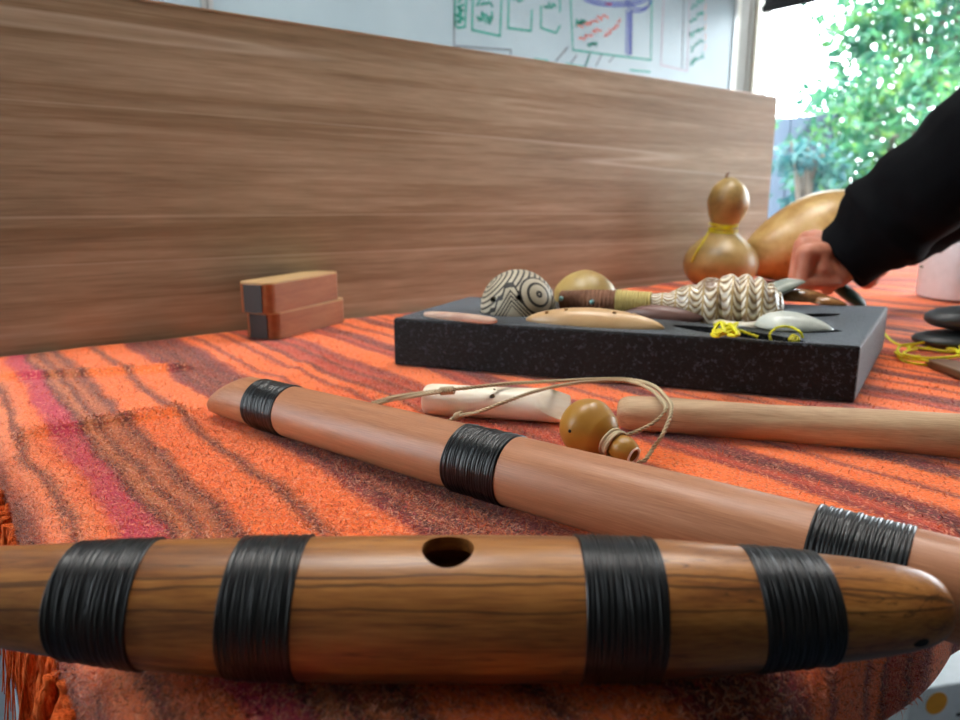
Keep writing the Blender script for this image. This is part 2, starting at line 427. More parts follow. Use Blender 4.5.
def resample(pts, step):
    out = [pts[0]]; acc = 0
    for a, b in zip(pts, pts[1:]):
        L = (b - a).length; d = step - acc
        while d <= L and L > 0:
            out.append(a + (b - a) * (d / L)); d += step
        acc = L - (d - step)
    out.append(pts[-1]); return out
def spline(pts, n=12, closed=False):
    pts = [Vector(p) for p in pts]; out = []
    N = len(pts)
    for i in range(N if closed else N - 1):
        if closed: p0, p1, p2, p3 = (pts[(i + k) % N] for k in (-1, 0, 1, 2))
        else: p0, p1, p2, p3 = pts[max(i - 1, 0)], pts[i], pts[i + 1], pts[min(i + 2, N - 1)]
        for k in range(n):
            t = k / n
            out.append(.5 * ((2 * p1) + (p2 - p0) * t + (2 * p0 - 5 * p1 + 4 * p2 - p3) * t * t + (3 * p1 - p0 - 3 * p2 + p3) * t ** 3))
    out.append(pts[0] if closed else pts[-1]); return out
def lerp_profile(tab, x):
    if x <= tab[0][0]: return tab[0][1]
    for (a, ra), (b, rb) in zip(tab, tab[1:]):
        if x <= b:
            t = (x - a) / (b - a); return ra + (rb - ra) * t
    return tab[-1][1]
def smooth_profile(tab, n=10):
    p = spline([(x, r, 0) for x, r in tab], n); return [(q.x, max(q.y, 1e-5)) for q in p]
def frame(origin, xdir, up=UP):
    x = Vector(xdir).normalized(); y = Vector(up).cross(x).normalized(); z = x.cross(y)
    m = Matrix((x, y, z)).transposed().to_4x4(); m.translation = Vector(origin); return m
def apply_mods(o):
    dg = bpy.context.evaluated_depsgraph_get(); dg.update()
    me = bpy.data.meshes.new_from_object(o.evaluated_get(dg)); o.modifiers.clear(); old = o.data; o.data = me
    bpy.data.meshes.remove(old)
def cut(o, cutters, solver='EXACT'):
    for c in cutters:
        m = o.modifiers.new('cut', 'BOOLEAN'); m.operation = 'DIFFERENCE'; m.object = c; m.solver = solver
    apply_mods(o)
    for c in cutters: bpy.data.objects.remove(c, do_unlink=True)
def tag(o, label=None, cat=None, group=None, kind=None):
    if label: o['label'] = label
    if cat: o['category'] = cat
    if group: o['group'] = group
    if kind: o['kind'] = kind
    return o
def thing(name, label, cat, loc=(0, 0, 0), mtx=None, group=None):
    o = bpy.data.objects.new(name, None); COL.objects.link(o); o.empty_display_size = .02
    if mtx is not None: o.matrix_world = mtx
    else: o.location = loc
    return tag(o, label, cat, group)
def structure(name, mb, mat, **kw):
    return tag(mb.build(name, mat, smooth=False, **kw), kind='structure')

# ------------------------------------------------------------------ camera and light
cd = bpy.data.cameras.new('camera'); cam = bpy.data.objects.new('camera', cd); COL.objects.link(cam); S.camera = cam
cd.sensor_width = 36; cd.lens = FL / 960 * 36; cd.clip_start = .01; cd.clip_end = 200
fwd = FWD * CP - UP * SP
cam.matrix_world = Matrix((RIGHT, RIGHT.cross(fwd), -fwd)).transposed().to_4x4(); cam.location = CAM
cd.dof.use_dof = True; cd.dof.focus_distance = .40; cd.dof.aperture_fstop = cd.lens / 2.6

S.view_settings.view_transform = 'Standard'; S.view_settings.look = 'None'; S.view_settings.gamma = 1; S.view_settings.exposure = 0.82
w = bpy.data.worlds.new('world'); S.world = w; w.use_nodes = True
nt = w.node_tree; nt.nodes.clear()
wo = nt.nodes.new('ShaderNodeOutputWorld'); bg = nt.nodes.new('ShaderNodeBackground')
bg.inputs[0].default_value = (.86, .94, 1., 1); bg.inputs[1].default_value = 7.5
nt.links.new(bg.outputs[0], wo.inputs[0])
def lamp(kind, name, loc, direction, energy, color=(1, 1, 1), **kw):
    d = bpy.data.lights.new(name, kind); d.energy = energy; d.color = color
    for k, v in kw.items(): setattr(d, k, v)
    o = bpy.data.objects.new(name, d); COL.objects.link(o); o.location = loc
    o.rotation_euler = Vector(direction).to_track_quat('-Z', 'Y').to_euler(); return o
sun = lamp('SUN', 'sun', (0, 0, 8), Vector((.55, .25, -.8)), 2., (1, .95, .85)); sun.data.angle = .01

# ------------------------------------------------------------------ the room
VW = 1.80
UW = PV(747, 60, VW).x            # whiteboard wall and window wall
VF, UL, CH = -3.6, -1.45, 2.7
structure('floor', MB().box((UL, VF, -.05), (UW, VW, 0)), M['carpet'])
structure('ceiling', MB().box((UL, VF, CH), (UW, VW, CH + .1)), M['ceil'])
structure('wall_back', MB().box((UL - .15, VW, 0), (UW + .15, VW + .15, CH)), M['wall'])
structure('wall_front', MB().box((UL - .15, VF - .15, 0), (UW + .15, VF, CH)), M['wall'])
def wall_with_opening(name, u0, u1, v0, v1, z0, z1):
    b = MB()
    b.box((u0, VF, 0), (u1, v0, CH)).box((u0, v1, 0), (u1, VW, CH))
    if z0 > 0: b.box((u0, v0, 0), (u1, v1, z0))
    b.box((u0, v0, z1), (u1, v1, CH)); return structure(name, b, M['wall'])
W1 = (-1.2, VW - .004, .12, 2.4)
wall_with_opening('wall_right', UW, UW + .15, *W1)
W2 = (1.0, 1.74, .5, 2.5)
wall_with_opening('wall_left', UL - .15, UL, *W2)
def window(name, u0, u1, v0, v1, z0, z1, mull):
    b = MB(); f = .045
    b.box((u0, v0, z0), (u1, v0 + f, z1)).box((u0, v1 - .012, z0), (u1, v1, z1)).box((u0, v0 + f, z0), (u1, v1 - f, z0 + f)).box((u0, v0 + f, z1 - f), (u1, v1 - f, z1))
    for m in mull: b.box((u0, m - .025, z0 + f), (u1, m + .025, z1 - f))
    r = structure(name, b, M['cream'])
    c = (u0 + u1) / 2
    g = MB().box((c - .003, v0 + f, z0 + f), (c + .003, v1 - f, z1 - f)).build('glass', M['glass'], r, smooth=False)
    p = lamp('AREA', name + '_portal', ((u1 + .05) if c > 0 else (u0 - .05), (v0 + v1) / 2, (z0 + z1) / 2), Vector((-1 if c > 0 else 1, 0, 0)), 1)
    p.data.shape = 'RECTANGLE'; p.data.size = z1 - z0; p.data.size_y = v1 - v0; p.data.cycles.is_portal = True
    return r
window('window_1', UW + .03, UW + .09, *W1, mull=[-.2])
window('window_2', UL - .09, UL - .03, *W2, mull=[])
# corner trim and roller blind

bl = thing('roller_blind', 'dark roller blind rolled down a little at the top of the window', 'blind', (UW - .02, 0, 1.7))
zb = PU(750, 12, UW - .02).z - .015
MB().box((UW - .022, W1[0], zb + .02), (UW - .018, VW - .07, 2.45)).build('blind_cloth', M['blind'], bl, smooth=False).matrix_parent_inverse = Matrix.Translation(-bl.location)
MB().tube([(UW - .02, W1[0], zb + .015), (UW - .02, VW - .07, zb + .015)], .015, 12).build('bottom_bar', M['blind'], bl).matrix_parent_inverse = Matrix.Translation(-bl.location)
MB().tube([(UW - .03, W1[0], 2.46), (UW - .03, VW - .07, 2.46)], .03, 16).build('roller', M['alu'], bl).matrix_parent_inverse = Matrix.Translation(-bl.location)

# whiteboard
wb_r = PV(734, 40, VW - .02).x; wb_seam = PV(206, 2, VW - .02).x
zb0, zb1 = .95, 2.15
def whiteboard(u0, u1, label):
    t = thing('whiteboard', label, 'whiteboard', ((u0 + u1) / 2, VW - .02, zb0))
    inv = Matrix.Translation(-t.location)
    MB().box((u0 + .012, VW - .022, zb0 + .012), (u1 - .012, VW - .004, zb1 - .012)).build('board', M['board'], t, smooth=False).matrix_parent_inverse = inv
    f = MB(); y0, y1 = VW - .028, VW - .003
    f.box((u0, y0, zb0), (u0 + .012, y1, zb1)).box((u1 - .012, y0, zb0), (u1, y1, zb1)).box((u0 + .012, y0, zb0), (u1 - .012, y1, zb0 + .012)).box((u0 + .012, y0, zb1 - .012), (u1 - .012, y1, zb1))
    f.build('frame', M['alu'], t, smooth=False).matrix_parent_inverse = inv
    return t, inv
wb, inv = whiteboard(wb_seam + .001, wb_r, 'large whiteboard covered in coloured marker drawings beside the window')
whiteboard(wb_seam - 1.5, wb_seam - .001, 'plain whiteboard left of the drawn-on one, behind the wooden screen')
def strokes(name, mat, lines, wd=.006):
    b = MB(); y = VW - .0232
    for ln in lines:
        pts = [PV(x, yy, y) for x, yy in ln]
        for a, c in zip(pts, pts[1:]):
            d = (c - a); L = d.length
            if L < 1e-6: continue
            n = Vector((-d.z, 0, d.x)) / L * wd / 2; e = d / L * wd * .3; k = len(b.v)
            for p in (a - e + n, a - e - n, c + e - n, c + e + n): b.v.append((p.x, y, p.z))
            b.f.append((k, k + 1, k + 2, k + 3))
    b.build(name, mat, wb, smooth=False).matrix_parent_inverse = inv
def scrib(x0, y0, x1, y1, n, h, seed=0):
    rr = random.Random(seed); out = []; L = math.hypot(x1 - x0, y1 - y0) or 1; nx, ny = -(y1 - y0) / L, (x1 - x0) / L
    for i in range(n):
        t0, t1 = i / n, (i + .75) / n
        o = [rr.uniform(-h, h) for _ in range(4)]
        out.append([(x0 + (x1 - x0) * (t0 + (t1 - t0) * q / 3) + nx * o[q], y0 + (y1 - y0) * (t0 + (t1 - t0) * q / 3) + ny * o[q]) for q in range(4)])
    return out
teal = [[(455, -14), (455, 24), (458, 28), (465, 27), (467, -14)], [(473, -14), (472, 30), (500, 36), (502, -12)], [(509, -12), (508, 28), (531, 31), (532, 10)], [(541, 6), (541, 28), (556, 33), (560, 26)], [(560, 12), (560, -10)],
        [(570, -10), (573, 50), (610, 55), (651, 60), (652, -8)], [(534, 59), (548, 61)], [(566, 64), (585, 67), (590, 55)], [(630, 70), (650, 72)]]
for ln in teal: strokes('teal_box', M['ink_teal'], [ln])
for a_ in ((460, -6, 460, 24, 6, 3.5, 1), (477, 2, 494, 4, 4, 3, 2), (478, 20, 494, 16, 4, 7, 3), (513, 0, 524, 0, 3, 2, 4), (544, 5, 557, 6, 4, 3, 5), (575, 24, 586, 20, 4, 4, 6), (588, 46, 598, 44, 4, 2.5, 7)):
    strokes('teal_writing', M['ink_teal'], scrib(*a_))
for i in range(5): strokes('teal_writing', M['ink_teal'], scrib(690, 8 + i * 14, 704, -2 + i * 14, 4, 2.6, 20 + i))
for a_ in ((579, 28, 608, 15, 6, 3, 31), (580, 40, 602, 28, 5, 2.5, 32), (604, 36, 622, 20, 5, 3, 33), (606, 3, 612, 4, 2, 1.5, 34)):
    strokes('red_writing', M['ink_red'], scrib(*a_), .005)
arc1 = [(582 + 34 * (1 - math.cos(a)), -4 + 10 * math.sin(a)) for a in [PI * k / 14 for k in range(15)]]
arc2 = [(626 + 12 * (1 - math.cos(a)), 0 + 12 * math.sin(a)) for a in [PI * k / 10 for k in range(11)]]
blue = [arc1, [(x, y - 3) for x, y in arc1], arc2, [(x + 2, y - 3) for x, y in arc2]] + [[(629, 12 + k * 4), (632, 13 + k * 4), (628, 15 + k * 4)] for k in range(11)] + [[(627, 10), (626, 54)], [(632, 10), (631, 54)]]
strokes('blue_drawing', M['ink_blue'], blue, .005)
black = [[(454, -10), (454, 46), (511, 50), (510, 58)], [(556, 61), (568, 47)], [(571, 63), (577, 55)], [(585, 66), (590, 53)], [(596, 66), (602, 54)], [(609, 62), (614, 56)], [(684, -10), (682, 68)]]
for ln in black: strokes('black_line', M['ink_black'], [ln], .004)
strokes('mauve_box', M['ink_mauve'], [[(664, -10), (661, 65), (687, 71), (690, -10)]], .004)
for ln in [[(706, -6 + 10 * k), (705, 0 + 10 * k)] for k in range(6)]: strokes('orange_dash', M['ink_orange'], [ln], .004)
structure('trim_2', MB().box((wb_r + .002, VW - .02, 0), (wb_r + .035, VW - .001, CH)), M['cream'])

# unseen light panels under the ceiling, added to brighten the room
for i, (u, v) in enumerate(((.25, .80), (1.35, .55))):
    t = thing('added_light_panel', 'unseen square light panel added overhead to brighten the room', 'added light panel', (u, v, CH), group='added light panels')
    MB().box((-.3, -.3, -.03), (.3, .3, -.001)).build('light_frame', M['white'], t, smooth=False)
    MB().box((-.28, -.28, -.034), (.28, .28, -.031)).build('diffuser', M['lamp'], t, smooth=False)

# ------------------------------------------------------------------ outside
structure('outside_ground', MB().box((UW + .15, -8, -.3), (UW + 22, 18, -.05)), M['ground'])
def leaves(center, rad, n, size, seed, flat=1.):
    rr = random.Random(seed); b = MB()
    cl = []
    for _ in range(max(10, n // 55)):
        d = Vector((rr.gauss(0, 1), rr.gauss(0, 1), rr.gauss(0, 1))).normalized() * rr.uniform(.25, 1.) ** .6
        cl.append(Vector((d.x * rad[0], d.y * rad[1], d.z * rad[2])))
    for _ in range(n):
        c = rr.choice(cl) + Vector((rr.gauss(0, 1), rr.gauss(0, 1), rr.gauss(0, 1))) * rad[0] * .16
        p = Vector(center) + c
        d = Vector((rr.gauss(0, 1), rr.gauss(0, 1), rr.gauss(-.4, 1))).normalized(); sd = d.cross(Vector((rr.gauss(0, 1), rr.gauss(0, 1), rr.gauss(0, 1)))).normalized()
        nn = d.cross(sd); L = size * rr.uniform(.7, 1.4); k = len(b.v)
        b.v += [tuple(p), tuple(p + d * L * .45 + sd * L * .24 + nn * L * .08), tuple(p + d * L), tuple(p + d * L * .45 - sd * L * .24 + nn * L * .08)]
        b.f += [(k, k + 1, k + 2), (k, k + 2, k + 3)]
    return b
def tree(name, label, cat, base, center, rad, n, size, mat, seed):
    t = thing(name, label, cat, base); rr = random.Random(seed)
    ctr = Vector(center) - Vector(base)
    leaves(ctr, rad, n, size, seed).build('foliage', mat, t, smooth=False)
    b = MB(); top = ctr
    b.tube(spline([(0, 0, 0), (top.x * .3 + .05, top.y * .3, top.z * .4), (top.x, top.y, top.z)], 8), [(.07 - .05 * k / 16) * (rad[0] / .72) ** 2 for k in range(17)], 8)
    for k in range(7):
        e = ctr + Vector((rr.uniform(-1, 1) * rad[0] * .8, rr.uniform(-1, 1) * rad[1] * .8, rr.uniform(-.2, 1) * rad[2] * .8))
        s0 = Vector((top.x * .7, top.y * .7, top.z * rr.uniform(.5, .9)))
        b.tube(spline([s0, (s0 + e) / 2 + Vector((0, 0, .1)), e], 6), [.025 - .0015 * q for q in range(13)], 6)
    b.build('branches', M['bark'], t)
def outpt(px, py, d): return C(px, py, d)
p = outpt(925, 20, 5.4); tree('tree', 'tall bright green leafy tree filling the right of the window', 'tree', (p.x + .4, p.y, -.05), (p.x, p.y, p.z), (.72, .72, .95), 4600, .09, M['leaf'], 3)
p = outpt(885, 150, 5.0); tree('shrub', 'bushy yellow-green shrub seen just above the black sleeve', 'shrub', (p.x + .1, p.y, -.05), (p.x, p.y, p.z), (.62, .62, .48), 2900, .085, M['leaf'], 5)
p = outpt(806, 172, 4.5); tree('shrub', 'low blue-green shrub beside the end of the wooden screen', 'shrub', (p.x + .1, p.y, -.05), (p.x, p.y, p.z), (.26, .26, .26), 420, .075, M['leaf2'], 9)
p = outpt(900, 262, 5.0); tree('shrub', 'low shrub outside, below the sleeve and beyond the table end', 'shrub', (p.x + .1, p.y, -.05), (p.x, p.y, p.z), (.6, .6, .3), 700, .11, M['leaf2'], 12)
a = outpt(795, 150, 5.2); 
fe = thing('fence', 'blue-grey board fence outside, seen beside the screen end', 'fence', (a.x, a.y, -.05))
for k in range(3):
    MB().box((-.02, -.075, -.2), (.02, .075, 1.52)).build('board', M['fence'], fe, loc=(.0, -.2 + k * .16, 0), smooth=False)
MB().box((.02, -.27, .9), (.05, .2, 1.0)).build('rail', M['fence'], fe, smooth=False)

# ------------------------------------------------------------------ desks and screen
DU0, DU1, DV0, DV1 = .052, 2.45, .136, .950
DT = T - .0105
def desk(label, u0, u1, v0, v1, legs):
    t = thing('desk', label, 'desk', (u0, v0, 0)); inv = Matrix.Translation(-t.location)
    MB().box((u0, v0, T - .034), (u1, v1, DT)).build('desktop', M['desktop'], t, smooth=False, bevel=.003).matrix_parent_inverse = inv
    for lu, lv in legs:
        MB().box((lu - .025, lv - .025, 0), (lu + .025, lv + .025, T - .0345)).build('leg', M['legmetal'], t, smooth=False, bevel=.004).matrix_parent_inverse = inv
    ug = legs[0][0]
    MB().box((ug - .02, min(l[1] for l in legs[:2]) + .026, .30), (ug + .02, max(l[1] for l in legs[:2]) - .026, .35)).build('rail', M['legmetal'], t, smooth=False, bevel=.004).matrix_parent_inverse = inv
    return t, inv
d1, di = desk('long desk hidden under the orange striped blanket', DU0, DU1, DV0, DV1, [(.2, .2), (.2, .86), (2.3, .2), (2.3, .86)])
pl = PV(3, 690, 1.06)
d2, di2 = desk('second desk behind the wooden screen with pale steel legs', -.25, 2.45, .96, 1.72, [(pl.x - .012, 1.06), (pl.x - .012, 1.6), (2.3, 1.06), (2.3, 1.6)])
sc = thing('desk_screen', 'wide oak-grained privacy screen standing along the back of the desk', 'desk screen', (.0, .933, T)); si = Matrix.Translation(-sc.location)
MB().box((.0, .923, T - .004), (1.533, .945, T + .380)).build('panel', M['laminate'], sc, smooth=False).matrix_parent_inverse = si
MB().box((.0, .9225, T + .3801), (1.5345, .9455, T + .3825)).build('edge_band', M['edge'], sc, smooth=False).matrix_parent_inverse = si
MB().box((1.5331, .9225, T - .004), (1.5345, .9455, T + .38)).build('edge_band', M['edge'], sc, smooth=False).matrix_parent_inverse = si
for u in (.35, 1.2):
    MB().box((u - .02, .9455, T - .004), (u + .02, .949, T + .05)).build('bracket', M['legmetal'], sc, smooth=False).matrix_parent_inverse = si

# ------------------------------------------------------------------ blanket
EU, EV, RB = .029, .112, .022
def edge_map(s, E):           # arc length s from the bend: outward coordinate and drop
    arc = RB * PI / 2
    th = np.clip(s / RB, -PI / 2, 0)
    co = np.where(s >= 0, E + RB + s, np.where(s > -arc, E + RB + RB * np.sin(th), E))
    dr = np.where(s >= 0, 0, np.where(s > -arc, RB * (1 - np.cos(th)), RB - (s + arc)))
    return co, dr
def fbm(u, v, seed, f):
    out = np.zeros_like(u); rr = np.random.RandomState(seed)
    for k in range(7):
        a = rr.uniform(0, 2 * PI); fr = f * rr.uniform(.6, 1.8); ph = rr.uniform(0, 6.28)
        out += np.sin((u * np.cos(a) + v * np.sin(a)) * fr + ph)
    return out / 7
def surf(su, sv):
    u, du = edge_map(su, EU); v, dv = edge_map(sv, EV)
    z = T - du - dv
    z = z + .0022 * fbm(u, v, 3, 30)
    z = z + .0045 * np.clip((u - .72) / .3, 0, 1) * fbm(u, v * .4, 5, 60)
    for (u0, v0, u1, v1, h, wd) in ((.04, .80, .20, .74, .0075, .007), (.045, .585, .15, .575, .0075, .0065), (.2, .58, .33, .70, .003, .015)):
        t = np.clip(((u - u0) * (u1 - u0) + (v - v0) * (v1 - v0)) / ((u1 - u0) ** 2 + (v1 - v0) ** 2), 0, 1)
        d = np.hypot(u - u0 - t * (u1 - u0), v - v0 - t * (v1 - v0))
        z = z + h * np.exp(-(d / wd) ** 2) * (du < .01)
    ins = (dv > RB * .6); wob = .006 * np.sin(u * 38 + 1) * np.clip((dv - RB * .5) * 20, 0, 1)
    v = v - np.abs(wob) * .6
    u = u - np.clip((du - RB * .5) * 20, 0, 1) * .004 * (1 + np.sin(v * 45))
    return np.stack([u, v, z], -1)
HU, HV = .056, .072           # how far it hangs at the left and at the front
su = np.concatenate([np.linspace(-HU, .06, 52), np.linspace(.065, .7, 130), np.linspace(.71, 2.2, 110)])
sv = np.concatenate([np.linspace(-HV, .05, 40), np.linspace(.055, .916 - EV - RB, 150)])
gu, gv = np.meshgrid(su, sv, indexing='ij')
top = surf(gu, gv); nu_, nv_ = gu.shape
verts = top.reshape(-1, 3).tolist(); off = len(verts)
idx = np.arange(nu_ * nv_).reshape(nu_, nv_)
faces = np.stack([idx[:-1, :-1], idx[1:, :-1], idx[1:, 1:], idx[:-1, 1:]], -1).reshape(-1, 4).tolist()
bb = MB(); bb.v = verts; bb.f = faces
bk = thing('blanket', 'fuzzy orange blanket with dark maroon stripes spread over the desk', 'blanket', (EU, EV, T)); bi = Matrix.Translation(-bk.location)
cl = bb.build('cloth', M['blanket'], bk); cl.matrix_parent_inverse = bi
m = cl.modifiers.new('thick', 'SOLIDIFY'); m.thickness = .004; m.offset = -1
if sum(p.normal.z for p in cl.data.polygons) < 0: cl.data.flip_normals()
# raised wool nap
rs = np.random.RandomState(11)
def nap(n, u0, u1, v0, v1, L0, L1, wd, pw=1.):
    a = u0 + (u1 - u0) * rs.rand(n) ** pw; b = v0 + (v1 - v0) * rs.rand(n) ** pw
    p = surf(a, b); e = .002
    tu = surf(a + e, b) - p; tv = surf(a, b + e) - p
    nn = np.cross(tu, tv); nn /= np.linalg.norm(nn, axis=1, keepdims=True) + 1e-9
    tu /= np.linalg.norm(tu, axis=1, keepdims=True) + 1e-9; tv /= np.linalg.norm(tv, axis=1, keepdims=True) + 1e-9
    ph = rs.rand(n, 1) * 2 * PI; t = tu * np.cos(ph) + tv * np.sin(ph)
    L = (L0 + (L1 - L0) * rs.rand(n, 1)); up = .1 + .4 * rs.rand(n, 1) ** 1.5
    d = t * 1. + nn * up; d /= np.linalg.norm(d, axis=1, keepdims=True)
    s = np.cross(d, nn); s /= np.linalg.norm(s, axis=1, keepdims=True) + 1e-9
    mid = p + d * L * .55 + nn * .0004; tip = p + d * L - nn * L * .15 * rs.rand(n, 1)
    V = np.stack([p - s * wd - nn * .0005, p + s * wd - nn * .0005, mid + s * wd * .8, mid - s * wd * .8, tip], 1).reshape(-1, 3)
    k = np.arange(n)[:, None] * 5
    return V, k
NP = [nap(56000, -HU, .3, -HV, .45, .003, .0065, .00026), nap(32000, .02, .75, -.02, .775, .004, .008, .00035), nap(9000, -HU, .02, -HV, .775, .005, .010, .00018)]
vs = np.concatenate([a for a, _ in NP]); o = 0; qs = []; ts = []
for a, k in NP:
    k = k + o; qs.append(np.concatenate([k, k + 1, k + 2, k + 3], 1)); ts.append(np.concatenate([k + 3, k + 2, k + 4], 1)); o += len(a)
qs = np.concatenate(qs); ts = np.concatenate(ts)
me = bpy.data.meshes.new('nap'); me.from_pydata(vs.tolist(), [], qs.tolist() + ts.tolist()); me.materials.append(M['nap'])
no = bpy.data.objects.new('nap', me); COL.objects.link(no); no.parent = bk; no.matrix_parent_inverse = bi; no['kind'] = 'stuff'
# fringe along the left end
fb = MB(); rr = random.Random(5)
v = .15
while v < .9:
    zt = T - .036 + rr.uniform(-.003, .003); L = rr.uniform(.055, .12); x = EU - .003 + rr.uniform(-.004, .003)
    dv = rr.uniform(-.014, .014); du = rr.uniform(-.012, .004)
    q = spline([(x, v, zt + .008), (x + du * .3 - .003, v + dv * .3, zt - L * .3), (x + du * .6 - .002, v + dv * .9, zt - L * .65), (x + du, v + dv * .7, zt - L)], 7)
    rm = rr.uniform(.003, .0052)
    fb.tube(q, [rm * (.75 + .25 * math.sin(i * 1.3 + v * 90)) * max(.12, 1 - (i / (len(q) - 1)) ** 2.2) for i in range(len(q))], 9)
    for k in range(4):
        o_ = Vector((rr.uniform(-.006, .004), rr.uniform(-.006, .006), 0)); fb.tube([p + o_ * (i / 10) - Vector((0, 0, .0012 * i)) for i, p in enumerate(q)], [.0011 * (1 - i / len(q) * .8) for i in range(len(q))], 5)
    v += rr.uniform(.004, .008)
fr = fb.build('fringe', M['fringe'], bk); fr.matrix_parent_inverse = bi; fr['kind'] = 'stuff'

# ------------------------------------------------------------------ flutes in front
def binding(parent, rad, x0, w, nth, seed, thick=.0011, lean=0.0, name='binding'):
    rr = random.Random(seed); N = nth * 6; n = 84; rings = []
    hs = [rr.uniform(.65, 1.15) for _ in range(nth + 2)]; phs = [rr.uniform(0, 6.28) for _ in range(nth + 2)]
    def ring(x, f, k):
        out = []
        for j in range(n):
            a = 2 * PI * j / n
            xx = x + lean * math.sin(a) + .00045 * math.sin(a * 2 + phs[k]) * (1 if 0 < f < nth else .4)
            r = rad(xx) + f_h(f, a, k)
            out.append((xx, r * math.cos(a), r * math.sin(a)))
        return out
    def f_h(f, a, k):
        fr_ = f - math.floor(f)
        return thick * hs[k] * (.35 + .65 * abs(math.sin(PI * fr_)) ** .6) * (1 + .12 * math.sin(3 * a + phs[k]))
    e0 = [(x0 - w / 2 - .0002, (rad(x0 - w / 2) - .0006) * math.cos(2 * PI * j / n), (rad(x0 - w / 2) - .0006) * math.sin(2 * PI * j / n)) for j in range(n)]
    e1 = [(x0 + w / 2 + .0002, (rad(x0 + w / 2) - .0006) * math.cos(2 * PI * j / n), (rad(x0 + w / 2) - .0006) * math.sin(2 * PI * j / n)) for j in range(n)]
    rings.append([(p[0] + lean * math.sin(2 * PI * j / n), p[1], p[2]) for j, p in enumerate(e0)])
    for i in range(1, N):
        f = i / 6; rings.append(ring(x0 - w / 2 + w * i / N, f, int(f)))
    rings.append([(p[0] + lean * math.sin(2 * PI * j / n), p[1], p[2]) for j, p in enumerate(e1)])
    return MB().loft(rings, False, False).build(name, M['cordblack'], parent)

tabA = [(-.212, .0045), (-.210, .0078), (-.202, .0120), (-.188, .0142), (-.165, .0167), (-.135, .0196), (-.11, .0217), (-.075, .0234), (-.035, .0243), (0, .0245), (.035, .0241), (.065, .0231), (.09, .0210), (.115, .0186), (.135, .0164), (.148, .0142), (.155, .0123), (.1595, .0094), (.1615, .0056), (.162, .0004)]
profA = smooth_profile(tabA, 6)
fa_o = RIGHT * 0.0 + FWD * .2285 + Vector((0, 0, T + .0262))
mA = frame(fa_o, RIGHT)
fluteA = thing('flute', 'thick spindle-shaped brown flute nearest the camera, four black cord bindings', 'flute', mtx=mA)
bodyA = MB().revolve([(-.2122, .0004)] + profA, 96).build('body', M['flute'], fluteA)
bodyA.matrix_parent_inverse = Matrix.Identity(4)
tilt = math.radians(8)
hc = Vector((-.0108, -math.sin(tilt) * .026, math.cos(tilt) * .026)); hd = Vector((0, -math.sin(tilt), math.cos(tilt)))
def cutter_cyl(a, b, r, n=40, r2=None):
    return MB().tube([a, b], [r, r if r2 is None else r2], n).build('cutter', M['hole'])
cA = cutter_cyl(hc + hd * .004, hc - hd * .030, .0088)
cA.matrix_world = mA
cB = MB().revolve(smooth_profile([(-.10, .0005), (-.07, .012), (-.01, .0198), (.05, .012), (.08, .0005)], 6), 32).build('cutter', M['hole']); cB.matrix_world = mA
cut(bodyA, [cA, cB])
bm = bmesh.new(); bm.from_mesh(bodyA.data); bm.to_mesh(bodyA.data); bm.free()
bodyA.data.polygons.foreach_set('use_smooth', [True] * len(bodyA.data.polygons)); bodyA.data.set_sharp_from_angle(angle=math.radians(40))
rA = lambda x: lerp_profile(profA, x)
for i, (x0, wd) in enumerate(((-.1272, .0280), (-.0722, .0240), (.0470, .0266), (.1055, .0266))):
    binding(fluteA, rA, x0, wd, 27 if i in (0, 2) else 25, 40 + i, thick=.0009, lean=(.0008, .0008, .0, -.0012)[i])
bpy.context.view_layer.update()
for ch in fluteA.children:
    for v_ in ch.data.vertices: v_.co.z += .30 * max(0, -v_.co.x - .04) ** 2
    ch.data.update()
# end hole near the tip
MB().sphere((.1455, -.0135, -.0042), .0026, 16, 10, (1.3, .45, .8)).build('end_hole', M['hole'], fluteA)

a0 = RIGHT * -.157 + FWD * .511; dB = (RIGHT * .7915 + FWD * -.611).normalized()
tabB = [(-.045, .0172), (0, .0177), (.15, .0192), (.3, .0196), (.45, .0194), (.53, .018)]
rB = lambda x: lerp_profile(tabB, x)
mB = frame(a0 + Vector((0, 0, T + .0186)), dB + Vector((0, 0, .004)))
fluteB = thing('flute', 'long straight reddish-brown flute lying diagonally behind the spindle-shaped one', 'flute', mtx=mB)
rings = []; n = 72
xs = [-.0562, -.050, -.044, -.038, -.032, -.026] + [-.02 + .01 * i for i in range(0, 55)]
for i, x in enumerate(xs):
    ring = []
    for j in range(n):
        a = 2 * PI * j / n; r = rB(x); xx = x
        if i < 7:
            e0_ = -.0562 + .036 * (.5 + .5 * math.sin(a + .35)) ** 1.2
            xx = e0_ + (xs[6] - e0_) * i / 6; r *= (.93, .975, .995, 1, 1, 1, 1)[i]
        ring.append((xx, r * math.cos(a), r * math.sin(a)))
    rings.append(ring)
inner = [(p[0] + .0004, p[1] * .5, p[2] * .5) for p in rings[0]]; deep = [(p[0] * .2 + .02, p[1] * .9, p[2] * .9) for p in inner]
rings = [deep, inner] + rings
MB().loft(rings).build('body', M['flute2'], fluteB, angle=50)
for i, (x0, wd, nth) in enumerate(((.0135, .0355, 20), (.2035, .0365, 24), (.3925, .0355, 24))):
    binding(fluteB, rB, x0, wd, nth, 60 + i, thick=.0009, lean=(.0, .001, .001)[i])

